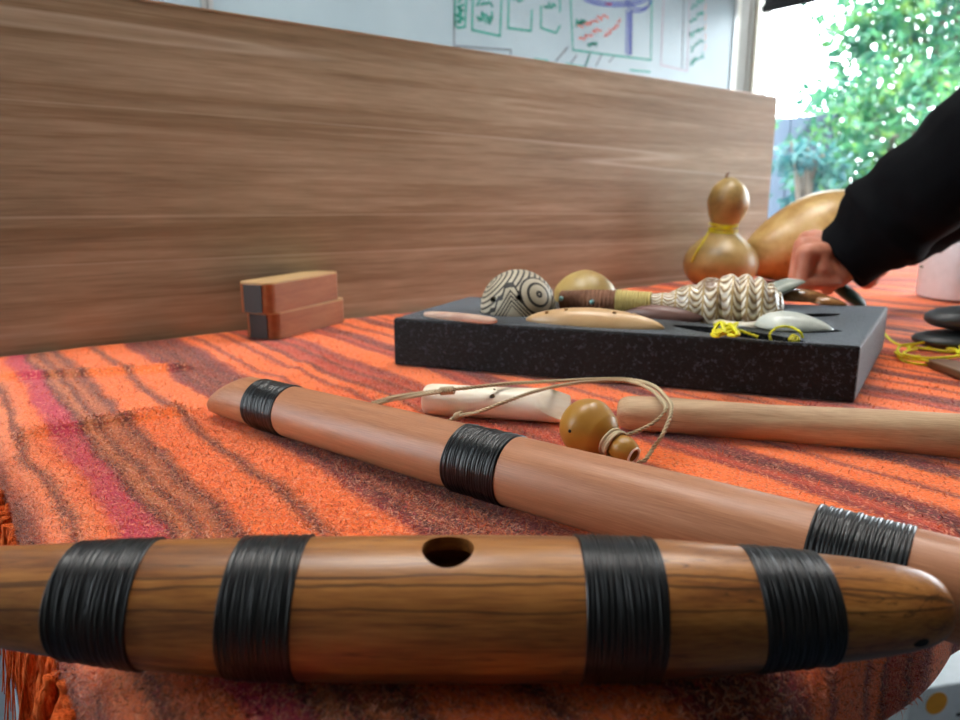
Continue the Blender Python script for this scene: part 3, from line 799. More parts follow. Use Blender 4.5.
# ------------------------------------------------------------------ bone flute, stick, gourd whistle with cord
b0 = P(424, 399, .0135); b1 = P(570, 407, .0137)
mC = frame(b0, b1 - b0); LC = (b1 - b0).length
boneF = thing('bone_flute', 'cream bone flute lying under the flax cord, in front of the foam tray', 'bone flute', mtx=mC)
def bone_mod(x, a):
    t = x / LC; k = max(0, (t - .66) / .34)
    return 1 + .05 * math.cos(2 * a + .6) - .22 * k * (.5 + .5 * math.cos(3 * a - 1.2)) ** 2 * (1 if t < .97 else .7)
prof = smooth_profile([(0, .0004), (.0002, .0075), (.0012, .0104), (.004, .0122), (.012, .0130), (.05, .0128), (LC - .03, .0134), (LC - .008, .0142), (LC - .003, .0136), (LC - .0008, .0112), (LC, .0085)], 6)
bo = MB().revolve(prof, 64, bone_mod).build('body', M['bone'], boneF)
cc = []
for x, a, r in ((LC * .495, 2.5, .0019), (LC * .50, 1.95, .0011)):
    d = Vector((0, -abs(math.sin(a - PI / 2)) if a > PI / 2 else 0, math.cos(a - PI / 2))).normalized()
    c_ = cutter_cyl(Vector((x, 0, 0)) + d * .02, Vector((x, 0, 0)) + d * .006, r, 16); c_.matrix_world = mC; cc.append(c_)
c_ = cutter_cyl((LC + .01, 0, 0), (LC - .03, 0, 0), .0035, 24); c_.matrix_world = mC; cc.append(c_)
for tx, ty, zz in ((.95, .33, .0125), (-.55, .22, .0128)):
    c_ = MB().box((-.05, -.03, 0), (.05, .03, .02)).build('cutter', M['bone'], smooth=False)
    c_.matrix_world = mC @ Matrix.Translation((LC * .80, 0, 0)) @ Matrix.Rotation(tx, 4, 'X') @ Matrix.Translation((0, 0, zz)) @ Matrix.Rotation(ty, 4, 'Y'); cc.append(c_)
cut(bo, cc)
bo.data.polygons.foreach_set('use_smooth', [True] * len(bo.data.polygons)); bo.data.set_sharp_from_angle(angle=math.radians(42))

s0 = P(617, 412, .0128); s1 = P(965, 436, .0152)
dS = (s1 - s0).normalized(); mS = frame(s0, dS)
stick = tag(MB().revolve(smooth_profile([(0, .0004), (.0004, .006), (.002, .0092), (.006, .0113), (.014, .0124), (.05, .0128), (.12, .0132), (.2, .014), (.28, .0148), (.4, .015), (.46, .0145), (.465, .0008)], 6), 56,
    lambda x, a: 1 + .03 * math.sin(a * 2 + x * 20) + .02 * math.sin(5 * a + x * 45)).build('wooden_stick', M['stick'], mtx=mS), 'pale wooden stick with a rounded end in front of the foam tray', 'stick')

ctr = P(589, 428, .0190); nk = P(629, 449, .0098)
wh = thing('gourd_whistle', 'small ochre gourd whistle on a twisted flax cord, beside the bone flute', 'whistle', (ctr.x, ctr.y, T)); wi = Matrix.Translation(-wh.location)
dN = ((nk - ctr).normalized() - FWD * .40).normalized(); mW = frame(ctr, dN); Ln = (nk - ctr).length
pw = smooth_profile([(-.0190, .0004), (-.0188, .0037), (-.0171, .0090), (-.0118, .0153), (-.004, .0189), (.002, .0189), (.009, .0160), (.0135, .0123), (.0165, .0082), (.0182, .0066), (.0205, .0074), (.025, .0088), (.029, .0084), (.0325, .0066), (.0334, .0058)], 6)
pw = [(x * (1.12 if x > .009 else 1), r) for x, r in pw]
NS = .0335 * .12
gb = MB().revolve(pw + [(.0333 + NS, .0044), (.030 + NS, .0040), (.022 + NS, .0035)], 56).build('body', M['gourd4'], wh, mtx=mW)
gb.matrix_parent_inverse = wi
MB().revolve([(.0330 + NS, .0060), (.0340 + NS, .0058), (.0341 + NS, .0046), (.0332 + NS, .0042)], 32, cap0=False, cap1=False).build('mouth_rim', M['bone'], wh, mtx=mW).matrix_parent_inverse = wi
hp = C(570, 431, (ctr - CAM).dot(fwd) - .0125)
hd_ = (hp - ctr).normalized() * .0179 + ctr
MB().sphere(tuple(hd_), .0018, 14, 8).build('finger_hole', M['hole'], wh).matrix_parent_inverse = wi
A = [(372, 403, .003), (388, 398, .010), (408, 394.5, .019), (430, 391.5, .026), (445, 390.5, .0285), (475, 387, .0295), (510, 383.5, .0295), (560, 381, .026), (600, 379, .022), (630, 379.5, .020), (652, 385, .026), (666, 397, .030), (672, 409, .031), (664, 432, .020), (654, 447, .010), (645, 460, .004), (638, 462, .002)]
B = [(374, 405, .003), (392, 400, .009), (410, 397, .018), (432, 393, .026), (447, 391.5, .028)]
D_ = [(449, 421, .004), (458, 416, .007), (478, 412, .017), (505, 402, .026), (535, 391.5, .030), (570, 384, .0275), (605, 381, .023), (632, 382, .021), (650, 389, .0265), (661, 399, .0305), (666, 409, .031), (655, 422, .022), (638, 431, .017), (622, 437, .015), (614, 444, .014)]
cb = MB()
for path in (A, B, D_): cb.twist(spline([P(x, y, z) for x, y, z in path], 10), .00150, pitch=.0062, n=6)
cordo = cb.build('cord', M['flax'], wh); cordo.matrix_parent_inverse = wi
kb = MB()
for k in range(5):     # cord wound around the neck, and two slip knots
    x = .0190 + k * .0011 - .001; r = .0086 + (.0004 if k in (0, 4) else -.0004)
    kb.tube([mW @ Vector((x + .001 * math.sin(a), r * math.cos(a), r * math.sin(a))) for a in [2 * PI * q / 24 for q in range(25)]], .0011, 6)
kb.build('neck_winding', M['flax'], cordo); kb = MB()
kA = P(441, 391.2, .0275); kB = P(449, 390.5, .0285); kd = (kB - kA).normalized()
for k in range(6):
    c0 = kA + kd * (.0018 * k); f_ = frame(c0, kd)
    kb.tube([f_ @ Vector((.0003 * a / PI, .0024 * math.cos(a), .0024 * math.sin(a))) for a in [2 * PI * q / 14 for q in range(15)]], .0009, 6)
kb.build('knot', M['flax'], cordo); kb = MB()
kA = P(456, 417, .006); kd = (P(462, 414.5, .009) - kA).normalized()
for k in range(4):
    c0 = kA + kd * (.0017 * k); f_ = frame(c0, kd)
    kb.tube([f_ @ Vector((.0003 * a / PI, .0022 * math.cos(a), .0022 * math.sin(a))) for a in [2 * PI * q / 14 for q in range(15)]], .001, 6)
kb.build('knot', M['flax'], cordo)

# ------------------------------------------------------------------ foam tray and what lies in it
FH = .049
FLb, FRb = P(394, 366), P(854, 405)
FRt, BRt = P(850, 350, FH), P(881, 308, FH)
dF = (FRb - FLb); back = (BRt - FRt)
fl_, fr_, br_ = FLb.xy, FRb.xy, (FRb + back).xy
bl_ = Vector((fl_.x + back.x * .62, fl_.y + back.y * .62 + .03))
fo = MB().prism([fl_, fr_, br_, bl_], T + .001, T + FH)
def spindle_cutter(a, b, wd, z0, z1=FH + .01, n=20):
    a = Vector(a[:2]); b = Vector(b[:2]); d = (b - a).normalized(); nn = Vector((-d.y, d.x)); poly = []
    L = (b - a).length
    for q in range(n + 1):
        t = q / n; poly.append(a + d * L * t + nn * wd * math.sin(PI * t) ** .6)
    for q in range(n - 1, 0, -1):
        t = q / n; poly.append(a + d * L * t - nn * wd * math.sin(PI * t) ** .6)
    return MB().prism(poly, T + z0, T + z1).build('cutter', M['foam'], smooth=False)
def round_cutter(c, r, z0):
    return MB().prism([(c[0] + r * math.cos(2 * PI * q / 32), c[1] + r * math.sin(2 * PI * q / 32)) for q in range(32)], T + z0, T + FH + .01).build('cutter', M['foam'], smooth=False)
foam = fo.build('foam_tray', M['foam'], smooth=False)
mod = foam.modifiers.new('b', 'BEVEL'); mod.width = .0025; mod.segments = 2; apply_mods(foam)
ballC = C(518, 307, .772)
ballR = .0398
gC = P(585, 295, FH + .006)
cuts = [round_cutter(ballC, .0408, .006), round_cutter(gC, .0368, .0295),
        spindle_cutter(P(672, 325, FH), P(806, 342, FH), .0165, .012), spindle_cutter(P(792, 316.5, FH), P(840, 314, FH), .010, .02),
        spindle_cutter(P(745, 326, FH), P(842, 331, FH), .017, .03)]
ta = P(560, 299.5, FH + .012); tb = P(783, 306, FH + .016)
cuts.append(spindle_cutter(ta + (tb - ta) * .42, tb + (tb - ta) * .02, .0315, FH - .022))
cuts.append(spindle_cutter(P(525, 320, FH), P(666, 328.5, FH), .0158, FH - .018))
cuts.append(spindle_cutter(P(621, 313, FH), P(704, 319, FH), .0108, FH - .011))
cut(foam, cuts)
foam.data.polygons.foreach_set('use_smooth', [False] * len(foam.data.polygons))
tag(foam, 'charcoal foam tray with cut-outs holding shells and whistles on the blanket', 'foam tray')

pb = MB().sphere((0, 0, 0), ballR, 96, 64).build('patterned_ball', M['ball'], loc=ballC)
cs = []
dc = (CAM - ballC).normalized(); hx = RIGHT
for px, py in ((488, 298), (519, 299)):
    d = ((C(px, py, .738) - ballC)).normalized()
    q = cutter_cyl(ballC + d * (ballR + .01), ballC + d * (ballR - .012), .0036, 20); cs.append(q)
cut(pb, cs); pb.data.polygons.foreach_set('use_smooth', [True] * len(pb.data.polygons)); pb.data.set_sharp_from_angle(angle=math.radians(45))
tag(pb, 'round clay ball whistle carved with black and cream curved patterns', 'ball whistle')

g3 = thing('small_gourd', 'small round yellow-green gourd behind the patterned ball in the foam tray', 'gourd', (gC.x, gC.y, T + .0305))
MB().revolve(smooth_profile([(0, .0005), (.001, .012), (.006, .025), (.018, .0355), (.032, .035), (.045, .024), (.052, .010), (.054, .0005)], 6), 48).build('body', M['gourd3'], g3, mtx=frame((0, 0, 0), UP, RIGHT))

# shell trumpet: mouthpiece, bindings, shell
ta = P(560, 299.5, FH + .012); tb = P(783, 306, FH + .016)
dT = (tb - ta).normalized(); mT = frame(ta, dT); LT = (tb - ta).length
tr = thing('shell_trumpet', 'mottled brown and white shell trumpet with a fibre-wrapped mouthpiece in the foam tray', 'shell trumpet', mtx=mT)
def wrap_prof(x0, x1, r0, r1, nth, rid):
    out = [(x0, .0005), (x0 + .0004, r0 * .8)]
    for i in range(nth * 6 + 1):
        t = i / (nth * 6); out.append((x0 + .0006 + (x1 - x0 - .0012) * t, r0 + (r1 - r0) * t + rid * abs(math.sin(PI * t * nth))))
    return out + [(x1 - .0004, r1 * .8), (x1, .0005)]
k = LT / 223
MB().revolve(wrap_prof(0, 62 * k, .0092, .0108, 14, .0010), 40, lambda x, a: 1 + .05 * math.sin(3 * a + x * 90)).build('mouthpiece_wrap', M['wrap'], tr)
MB().revolve(wrap_prof(60 * k, 98 * k, .0112, .0092, 12, .0014), 40).build('fibre_binding', M['tanwrap'], tr)
for x, y in ((557, 298), (591, 302.5)):
    q = C(x, y, (ta - CAM).dot(fwd) - .016 if x < 570 else (ta - CAM).dot(fwd) - .0265)
    l = mT.inverted() @ q
    l = Vector((l.x, l.y, l.z)); rr_ = Vector((0, l.y, l.z)).normalized() * .0112
    MB().sphere((max(l.x, .004), rr_.y, rr_.z), .0026, 14, 8).build('bead', M['turq'], tr)
base_tab = [(92 * k, .0078), (105 * k, .0092), (118 * k, .0120), (132 * k, .0168), (148 * k, .0228), (165 * k, .0268), (182 * k, .0282), (198 * k, .0265), (212 * k, .0205), (221 * k, .0120), (224 * k, .003)]
def shell_r(x, a):
    r = lerp_profile(base_tab, x) * 1.04; ph = a / (2 * PI)
    # whorls: bulging turns separated by a spiral suture, wider towards the mouth
    t = (x / k - 92) / 132
    wn = 7.5 * (1 - (1 - t) ** .55) if t < 1 else 7.5
    wn = 5.2 * math.log(1 + 3.2 * (1 - t)) if t < 1 else 0
    f = (wn + ph) % 1
    return r * (.86 + .17 * math.sin(PI * f) ** .7) * (1 + .008 * math.cos(x / .0133 * 2 * PI) + .012 * math.sin(22 * a))
rings = []; NX = 150
for i in range(NX + 1):
    x = 92 * k + (224 - 92) * k * i / NX
    rings.append([(x, shell_r(x, 2 * PI * j / 80) * math.cos(2 * PI * j / 80), shell_r(x, 2 * PI * j / 80) * math.sin(2 * PI * j / 80)) for j in range(80)])
MB().loft(rings).build('shell', M['shell'], tr)
lip = []
for i in range(13):
    t = i / 12; lip.append((LT * (.70 + .26 * t), -.018 - .012 * math.sin(PI * t), -.012 - .006 * math.sin(PI * t)))
MB().tube(lip, [.002 + .004 * math.sin(PI * i / 12) for i in range(13)], 10).build('lip', M['bone'], tr)

def spindle(name, a, b, rmax, mat, label, cat, holes=(), sag=0., seed=0, pw=.55, flat=1.):
    d = b - a; L = d.length; mt = frame(a, d)
    prof = [(L * (.5 - .5 * math.cos(PI * i / 30)), max(.0004, rmax * math.sin(PI * (.5 - .5 * math.cos(PI * i / 30))) ** pw)) for i in range(31)]
    o = MB().revolve(prof, 48, lambda x, q: 1 - (1 - flat) * abs(math.sin(q)) ** 2).build(name, mat, mtx=mt)
    cs = []
    for t, side in holes:
        dd = Vector((0, -math.sin(side), math.cos(side)))
        c0 = Vector((t * L, 0, 0)); c_ = cutter_cyl(c0 + dd * (rmax + .01), c0 + dd * (rmax * .25), .0022, 16); c_.matrix_world = mt; cs.append(c_)
    if cs:
        cut(o, cs); o.data.polygons.foreach_set('use_smooth', [True] * len(o.data.polygons)); o.data.set_sharp_from_angle(angle=math.radians(45))
    return tag(o, label, cat)
spindle('clay_whistle', P(526, 319.5, FH + .001), P(664, 328, FH + .001), .0150, M['clay'], 'tan spindle-shaped whistle with three finger holes along the tray front edge', 'whistle', holes=((.17, .5), (.31, .35), (.66, .45)))
spindle('stone_flute', P(621, 311.5, FH + .003), P(704, 318.5, FH + .003), .0098, M['purple'], 'purple-brown spindle flute between the tan whistle and the shell trumpet', 'flute')
pf = spindle('bone_fragment', P(424, 314, FH + .0035), P(497, 321, FH + .0035), .0046, M['pinkbone'], 'thin pinkish bone fragment at the left corner of the foam tray', 'bone fragment', pw=.25)

def shell_dome(name, a, b, wd, ht, mat, label, cat, ribs=9):
    a = Vector(a); b = Vector(b); d = b - a; L = d.length; mt = frame(a, d); rings = []
    for i in range(25):
        t = i / 24; r = math.sin(PI * t ** .75) ** .7 if 0 < t < 1 else .01
        ring = []
        for j in range(40):
            q = 2 * PI * j / 40; rb = 1 + .05 * math.sin(ribs * q)
            y = wd * r * math.cos(q); z = ht * r * math.sin(q) * (rb if math.sin(q) > 0 else .18)
            ring.append((L * t, y, z))
        rings.append(ring)
    return tag(MB().loft(rings).build(name, mat, mtx=mt), label, cat)
shell_dome('pale_shell', P(754, 325, FH + .002), P(834, 330, FH + .002), .020, .014, M['paleshell'], 'pale grey-white shell at the front of the tray beside the trumpet mouth', 'shell')

# yellow cords in the slot
def yellow_cord(name, label, paths, r=.0012, n=12):
    b = MB()
    for path in paths: b.twist(spline([P(x, y, z) for x, y, z in path], n), r, pitch=r * 5)
    return tag(b.build(name, M['yellow']), label, 'cord')
rr = random.Random(3)
kn = [(726 + rr.uniform(-14, 14), 329 + rr.uniform(-7, 7), FH + rr.uniform(.002, .012)) for _ in range(26)]
yellow_cord('yellow_cord', 'bunched bright yellow cord lying in the tray slot below the shell trumpet',
            [kn, [(714, 325, FH + .004), (722, 322, FH + .008), (730, 327, FH + .006), (744, 332, FH + .004), (758, 337, FH + .001)]], .0015)
yellow_cord('yellow_cord', 'thin yellow cord loop standing up at the right end of the tray slot',
            [[(771, 341, FH - .002), (770, 334, FH + .004), (778, 327.5, FH + .008), (790, 327, FH + .008), (800, 332, FH + .005), (803, 340, FH - .002)], [(789, 340, FH + .001), (793, 335, FH + .004), (797, 340, FH), (792, 341, FH), (796, 336, FH + .003), (800, 341, FH - .001)]], .0013)

# polished pieces by the hand
def polished(label, a, b, rm, mat=None):
    a = Vector(a); b = Vector(b); return shell_dome('carved_pendant', a, b, rm, rm * .75, mat or M['polished'], label, 'pendant', ribs=3)
polished('glossy brown carved pendant lying under the hand at the tray back', P(778, 299, FH + .006), P(834, 300, FH + .006), .017)
polished('smaller glossy brown pendant with a pale tip near the tray back corner', P(810, 302, FH + .004), P(848, 305.5, FH + .003), .011)
shell_dome('grey_shell', P(764, 301, FH + .004), P(806, 282, FH + .028), .022, .014, M['greyshell'], 'grey-green shell leaning between the shell trumpet and the fist', 'shell', ribs=5)
gs = MB().revolve(smooth_profile([(0, .0005), (.004, .010), (.02, .018), (.045, .017), (.065, .010), (.072, .0005)], 6), 32, lambda x, a: 1 - .6 * abs(math.sin(a))).build('greenstone_blade', M['green'], mtx=frame(C(866, 307, .955), C(832, 282, .972) - C(866, 307, .955)))
tag(gs, 'dark green stone blade held under the fist at the back of the tray', 'stone blade')

# ------------------------------------------------------------------ gourds behind
gp = P(719, 286, 0.002)
hg = thing('hourglass_gourd', 'golden hourglass-shaped gourd with yellow cord round its neck, against the screen', 'gourd', (gp.x, gp.y, T))
q = 1.393 / 727
MB().revolve(smooth_profile([(0, .0005), (.001, .030), (.008, .050), (.025, .064), (.047, .0685), (.068, .062), (.085, .047), (.097, .032), (.104, .0245), (.112, .0222), (.120, .0242), (.132, .0305), (.150, .0362), (.168, .0362), (.186, .029), (.198, .0165), (.203, .008), (.205, .0005)], 6), 64).build('body', M['gourd'], hg, mtx=frame((0, 0, 0), UP, RIGHT).copy() @ Matrix.Rotation(0, 4, 'X'))
for v_ in hg.children[0].data.vertices: v_.co.z += 0
for v_ in hg.children[0].data.vertices:
    k_ = max(0, min(1, (v_.co.x - .09) / .06)); v_.co += hg.children[0].matrix_world.to_3x3().inverted() @ (RIGHT * .006 * k_)
hg.rotation_euler = (0, 0, 0)
b = MB()
for kx in range(4):
    b.tube([Vector((.0252 * math.cos(a) + RIGHT.x * .001, .0252 * math.sin(a), .105 + kx * .0042 + .0022 * math.sin(a * (1 + kx % 2) + kx))) for a in [2 * PI * i / 40 for i in range(41)]], .0016, 8)
dd = -FWD * .6 - RIGHT * .8
b.twist(spline([RIGHT * -.028 - FWD * .01 + UP * .108, RIGHT * -.045 - FWD * .03 + UP * .088, RIGHT * -.058 - FWD * .035 + UP * .068, RIGHT * -.064 - FWD * .03 + UP * .05], 10), .0017)
b.build('neck_cord', M['yellow'], hg)
MB().tube(spline([(0, 0, .203), (.002, .001, .209), (.006, -.001, .213)], 6), [.004 - .002 * i / 12 for i in range(13)], 10).build('stem', M['brown_board'], hg)

g0 = P(762, 277, .03); 
big = thing('bottle_gourd', 'large mottled golden gourd leaning behind the hand at the table end', 'gourd', (0, 0, 0))
ga = C(749, 266, 1.44); gb_ = C(852, 232, 1.46)
big.matrix_world = frame(ga, (gb_ - ga))
MB().revolve(smooth_profile([(-.012, .0005), (-.010, .014), (0, .030), (.03, .050), (.07, .068), (.12, .082), (.17, .086), (.22, .077), (.255, .058), (.275, .030), (.28, .0005)], 6), 64).build('body', M['gourd2'], big)
bpy.context.view_layer.update()
big.location.z += T + .0015 - min((big.children[0].matrix_world @ v.co).z for v in big.children[0].data.vertices)

# ------------------------------------------------------------------ blocks, container, stones, cord and board
def stadium(L, W, r, n=10):
    pts = []
    for cx, cy, a0 in ((L / 2 - r, W / 2 - r, 0), (-L / 2 + r, W / 2 - r, PI / 2), (-L / 2 + r, -W / 2 + r, PI), (L / 2 - r, -W / 2 + r, 1.5 * PI)):
        for i in range(n + 1):
            a = a0 + PI / 2 * i / n; pts.append((cx + r * math.cos(a), cy + r * math.sin(a)))
    return pts
bL = P(276, 341); bR = P(346, 322)
bd = (bR - bL); ang = math.atan2(bd.y, bd.x); Lb = bd.length
def block(label, z, dx, h, rot, grp='stacked wooden blocks'):
    c = (bL + bR) / 2 + Vector((-math.sin(ang), math.cos(ang), 0)) * .024
    t = thing('wooden_block', label, 'wooden block', (0, 0, 0), group=grp)
    t.matrix_world = Matrix.Translation((c.x, c.y, T + z)) @ Matrix.Rotation(ang + rot, 4, 'Z') @ Matrix.Translation((dx, 0, 0))
    MB().prism(stadium(Lb * 1.03, .048, .013), 0, h - .0022).build('body', M['block'], t, angle=30)
    MB().prism(stadium(Lb * 1.03 - .0004, .0478, .0129), h - .0021, h).build('top_face', M['blocktop'], t, angle=30)
    MB().box((-Lb * .515 - .0012, -.013, .0005), (-Lb * .515 + .004, .0125, h - .0028)).build('dark_inlay', M['dark_inlay'], t, smooth=False)
    return t
block('lower of two stacked brown wooden blocks in front of the screen', .001, .002, .032, .0)
block('upper of two stacked brown wooden blocks, pale top, shifted to one side', .0335, -.008, .036, .03)

wc = P(968, 300)
wt = thing('white_container', 'white cylindrical plastic container at the far end of the blanket', 'container', (wc.x, wc.y + .01, T + .002))
MB().revolve([(0, .0005), (.0005, .060), (.003, .066), (.01, .068), (.16, .068), (.163, .066), (.164, .062), (.160, .0605), (.02, .0595), (.018, .0005)], 64).build('body', M['white'], wt, mtx=frame((0, 0, 0), UP, RIGHT), angle=40)
for zz, ln in ((.072, .016), (.06, .010), (.05, .012)):
    bmk = MB(); rings = []
    a0 = math.atan2((CAM - wt.location).y, (CAM - wt.location).x) - 1.25
    for q in range(6):
        a = a0 + ln / .068 * q / 5
        rings.append([(rr_ * math.cos(a), rr_ * math.sin(a), z_) for rr_, z_ in ((.0679, zz), (.0686, zz), (.0686, zz + .0035), (.0679, zz + .0035))])
    bmk.loft(rings).build('printed_mark', M['mark'], wt, smooth=False)

def pebble(label, c, sx, sy, sz, rot, seed):
    b = MB().sphere((0, 0, 0), 1, 40, 24); rr = random.Random(seed)
    b.v = [(x * sx * (1 + .06 * math.sin(2 * x + seed)), y * sy, (abs(z) ** .9 * (1 if z > 0 else -1)) * sz * (1 + .05 * x)) for x, y, z in b.v]
    return tag(b.build('dark_stone', M['stone'], loc=c).__class__ and bpy.data.objects[-1] if False else b.build('dark_stone', M['stone'], mtx=Matrix.Translation(c) @ Matrix.Rotation(rot, 4, 'Z')), label, 'stone', 'dark stones')
st = P(960, 341, .009); yaw = math.atan2(RIGHT.y, RIGHT.x)
pebble('lower flat dark grey stone of the pair by the yellow cord', Vector((st.x, st.y, T + .0105)), .054, .035, .0105, yaw, 1)
st2 = P(967, 318, .032)
pebble('upper dark grey stone resting on the flatter one', Vector((st.x + (st2.x - st.x) * .2 + RIGHT.x * .006, st.y + (st2.y - st.y) * .2 + RIGHT.y * .006, T + .0345)), .050, .033, .0138, yaw + .15, 2)

rr = random.Random(17); loops = []
loops.append([(872, 325, .002), (882, 331, .002), (892, 341, .003), (905, 346, .004), (930, 349, .006), (950, 352, .006), (975, 350, .003)])
for k in range(5):
    cx, cy = 928 + rr.uniform(-10, 14), 351 + rr.uniform(-3, 3); ax, ay = rr.uniform(24, 36), rr.uniform(5, 9); ph = rr.uniform(0, 6)
    loops.append([(cx + ax * math.cos(ph + t), cy + ay * math.sin(ph + t) + rr.uniform(-1.5, 1.5), .003 + .003 * k * .6 + rr.uniform(0, .003)) for t in [i * .6 for i in range(9)]])
loops.append([(896, 352, .002), (902, 360, .0015), (918, 364, .0015), (935, 365, .002)])
yellow_cord('yellow_cord', 'loose heap of yellow cord on the blanket beside the dark stones', loops, .0014)

w0, w1 = P(928, 359, .006), P(1010, 385, .006)
dW = (w1 - w0); mWd = frame(w0, dW); Lw = dW.length
tag(MB().prism([(0, -.003), (0, .004), (.02, .014), (Lw, .02), (Lw, -.02), (.02, -.012)], -.0045, .003).build('wooden_board', M['brown_board'], mtx=mWd, smooth=False, bevel=.0015), 'flat brown tapered wooden board by the yellow cord at the table edge', 'wooden board')

# carton under the table
cp = P(952, 668, -.62)
ct = thing('carton', 'white printed carton on the floor under the near edge of the table', 'carton', (0, 0, 0))
ct.matrix_world = Matrix.Translation((cp.x + .07, cp.y + .06, 0.001)) @ Matrix.Rotation(-.45, 4, 'Z')
MB().box((-.13, -.10, 0), (.13, .10, .10)).build('box', M['carton'], ct, smooth=False, bevel=.004)
MB().prism([(.021 * math.cos(2 * PI * i / 28), .021 * math.sin(2 * PI * i / 28)) for i in range(28)], 0, .0006).build('orange_circle', M['orangeprint'], ct, mtx=Matrix.Translation((-.075, -.1002, .068)) @ Matrix.Rotation(PI / 2, 4, 'X'), smooth=False)
tb_ = MB()
for i in range(7): tb_.box((-.02 + i * .018, -.1008, .06), (-.02 + i * .018 + .011, -.1001, .066 + .006 * (i % 3)))
tb_.build('red_print', M['redprint'], ct, smooth=False)
tb_ = MB()
for i in range(9): tb_.box((-.03 + i * .016, -.1008, .035), (-.03 + i * .016 + .01, -.1001, .041))
tb_.build('dark_print', M['darkprint'], ct, smooth=False)

# ------------------------------------------------------------------ person standing at the front of the table
def capsules(chains, voxel, name, mat, parent, smooth=6, disp=None):
    b = MB()
    for ch in chains:
        for (p0, r0), (p1, r1) in zip(ch, ch[1:]):
            r0, r1 = abs(r0), abs(r1)
            p0, p1 = Vector(p0), Vector(p1); d = p1 - p0
            if d.length < 1e-5: continue
            b.tube([p0 + d * (i / 4) for i in range(5)], [r0 + (r1 - r0) * i / 4 for i in range(5)], 14)
        for p, r in ch:
            if r > 0: b.sphere(tuple(p), r, 14, 8)
    o = b.build(name, mat, parent)
    m = o.modifiers.new('r', 'REMESH'); m.mode = 'VOXEL'; m.voxel_size = voxel; m.use_smooth_shade = True
    m = o.modifiers.new('s', 'SMOOTH'); m.factor = .5; m.iterations = smooth
    apply_mods(o)
    if disp:
        me = o.data; me.update()
        co = [v.co.copy() for v in me.vertices]; no_ = [v.normal.copy() for v in me.vertices]
        for v, c, n_ in zip(me.vertices, co, no_): v.co = c + n_ * disp(c)
    o.data.polygons.foreach_set('use_smooth', [True] * len(o.data.polygons)); return o
per = thing('person', 'person in a black sweatshirt reaching over the table, fist lowered towards the foam tray', 'person', (1.12, -.22, 0))
pi_ = Matrix.Translation(-per.location)
wl = C(846, 254, .955); el = C(1050, 84, .80)
hip = Vector((1.14, -.22, .98)); chest = Vector((1.13, -.10, 1.30)); shl = Vector((.95, -.055, 1.40)); shr = Vector((1.32, -.04, 1.40)); neck = Vector((1.13, -.03, 1.47)); head = Vector((1.13, .04, 1.60))
wr = C(905, 246, 1.06); er = C(1060, 120, 1.02)
body = [[(hip, .13), (chest, .125), (neck - Vector((0, .02, .04)), .07)], [(neck, .055), (head - Vector((0, .01, .06)), .06)],
        [(shl, .055), (el, .042), (wl, .027)], [(shr, .055), (er, .042), (wr, .027)], [(chest + Vector((-.1, 0, .06)), .07), (shl, .055)], [(chest + Vector((.1, 0, .06)), .07), (shr, .055)]]
for s in (-1, 1):
    body.append([(hip + Vector((s * .09, 0, -.03)), .085), (Vector((1.14 + s * .1, -.21, .5)), .058), (Vector((1.14 + s * .1, -.25, .09)), .04)])
    body.append([(Vector((1.14 + s * .1, -.25, .06)), .032), (Vector((1.14 + s * .105, -.16, .036)), .022)])
# head with face
body += [[(head + Vector((0, -.015, .02)), .088), (head + Vector((0, .012, -.005)), .082)], [(head + Vector((0, .03, -.055)), .055), (head + Vector((0, .045, -.085)), .036)],
         [(head + Vector((0, .088, .012)), .011), (head + Vector((0, .108, -.022)), .014)], [(head + Vector((-.018, .086, -.062)), .008), (head + Vector((.018, .086, -.062)), .008)],
         [(head + Vector((-.092, -.005, .015)), .014), (head + Vector((-.09, -.002, -.025)), .010)], [(head + Vector((.092, -.005, .015)), .014), (head + Vector((.09, -.002, -.025)), .010)]]
# left hand: a loose fist, knuckles away from the wrist, fingers folded down and back
def hand(wrist, kn_pts, tips, thumb, rw=.026):
    out = []
    for i, (K, mid, tip) in enumerate(zip(kn_pts, tips[0], tips[1])):
        r = (.0098, .0105, .0105, .0098)[i]
        base = wrist + (K - wrist) * .25
        out.append([(base, .0165), (wrist + (K - wrist) * .65, .0150), (K, .0125)])
        out.append([(K, .0122), (mid, r), (tip, r * .9)])
    out.append([(wrist, rw), (wrist + (kn_pts[1] - wrist) * .4, .024)])
    out.append([(wrist + (kn_pts[2] - wrist) * .4, .022), (sum(kn_pts, Vector()) / 4 + (wrist - kn_pts[1]) * .25, .021)])
    out.append(thumb); return out
KN = [C(806, 254, .918), C(803, 246, .942), C(807, 240, .966), C(814, 238, .988)]
MID = [C(800, 283, .920), C(796, 281, .942), C(799, 279, .966), C(806, 278, .990)]
TIP = [C(834, 283, .926), C(832, 284, .948), C(830, 285, .970), C(832, 284, .99)]
th = [(wl + (KN[3] - wl) * .25, .017), (C(836, 276, .985), .0125), (C(828, 288, .975), .0098)]
body += hand(wl, KN, (MID, TIP), th)
body.append([(C(846, 266, .94), .021), (C(838, 275, .936), .0165), (C(822, 266, .938), .018), (C(818, 262, .95), .02)])
body.append([(C(816, 256, .928), .0155), (C(818, 270, .927), .0150), (C(826, 277, .930), .0125)])
KR = [C(888, 258, 1.02), C(882, 257, 1.04), C(882, 256, 1.06), C(886, 255, 1.08)]
MR_ = [C(873, 273, 1.02), C(870, 272, 1.04), C(871, 271, 1.06), C(875, 270, 1.08)]
TR = [C(868, 283, 1.03), C(866, 283, 1.045), C(868, 282, 1.06), C(872, 281, 1.07)]
body += hand(wr, KR, (MR_, TR), [(wr + (KR[3] - wr) * .3, .016), (C(880, 268, 1.0), .012), (C(868, 278, 1.01), .0095)])
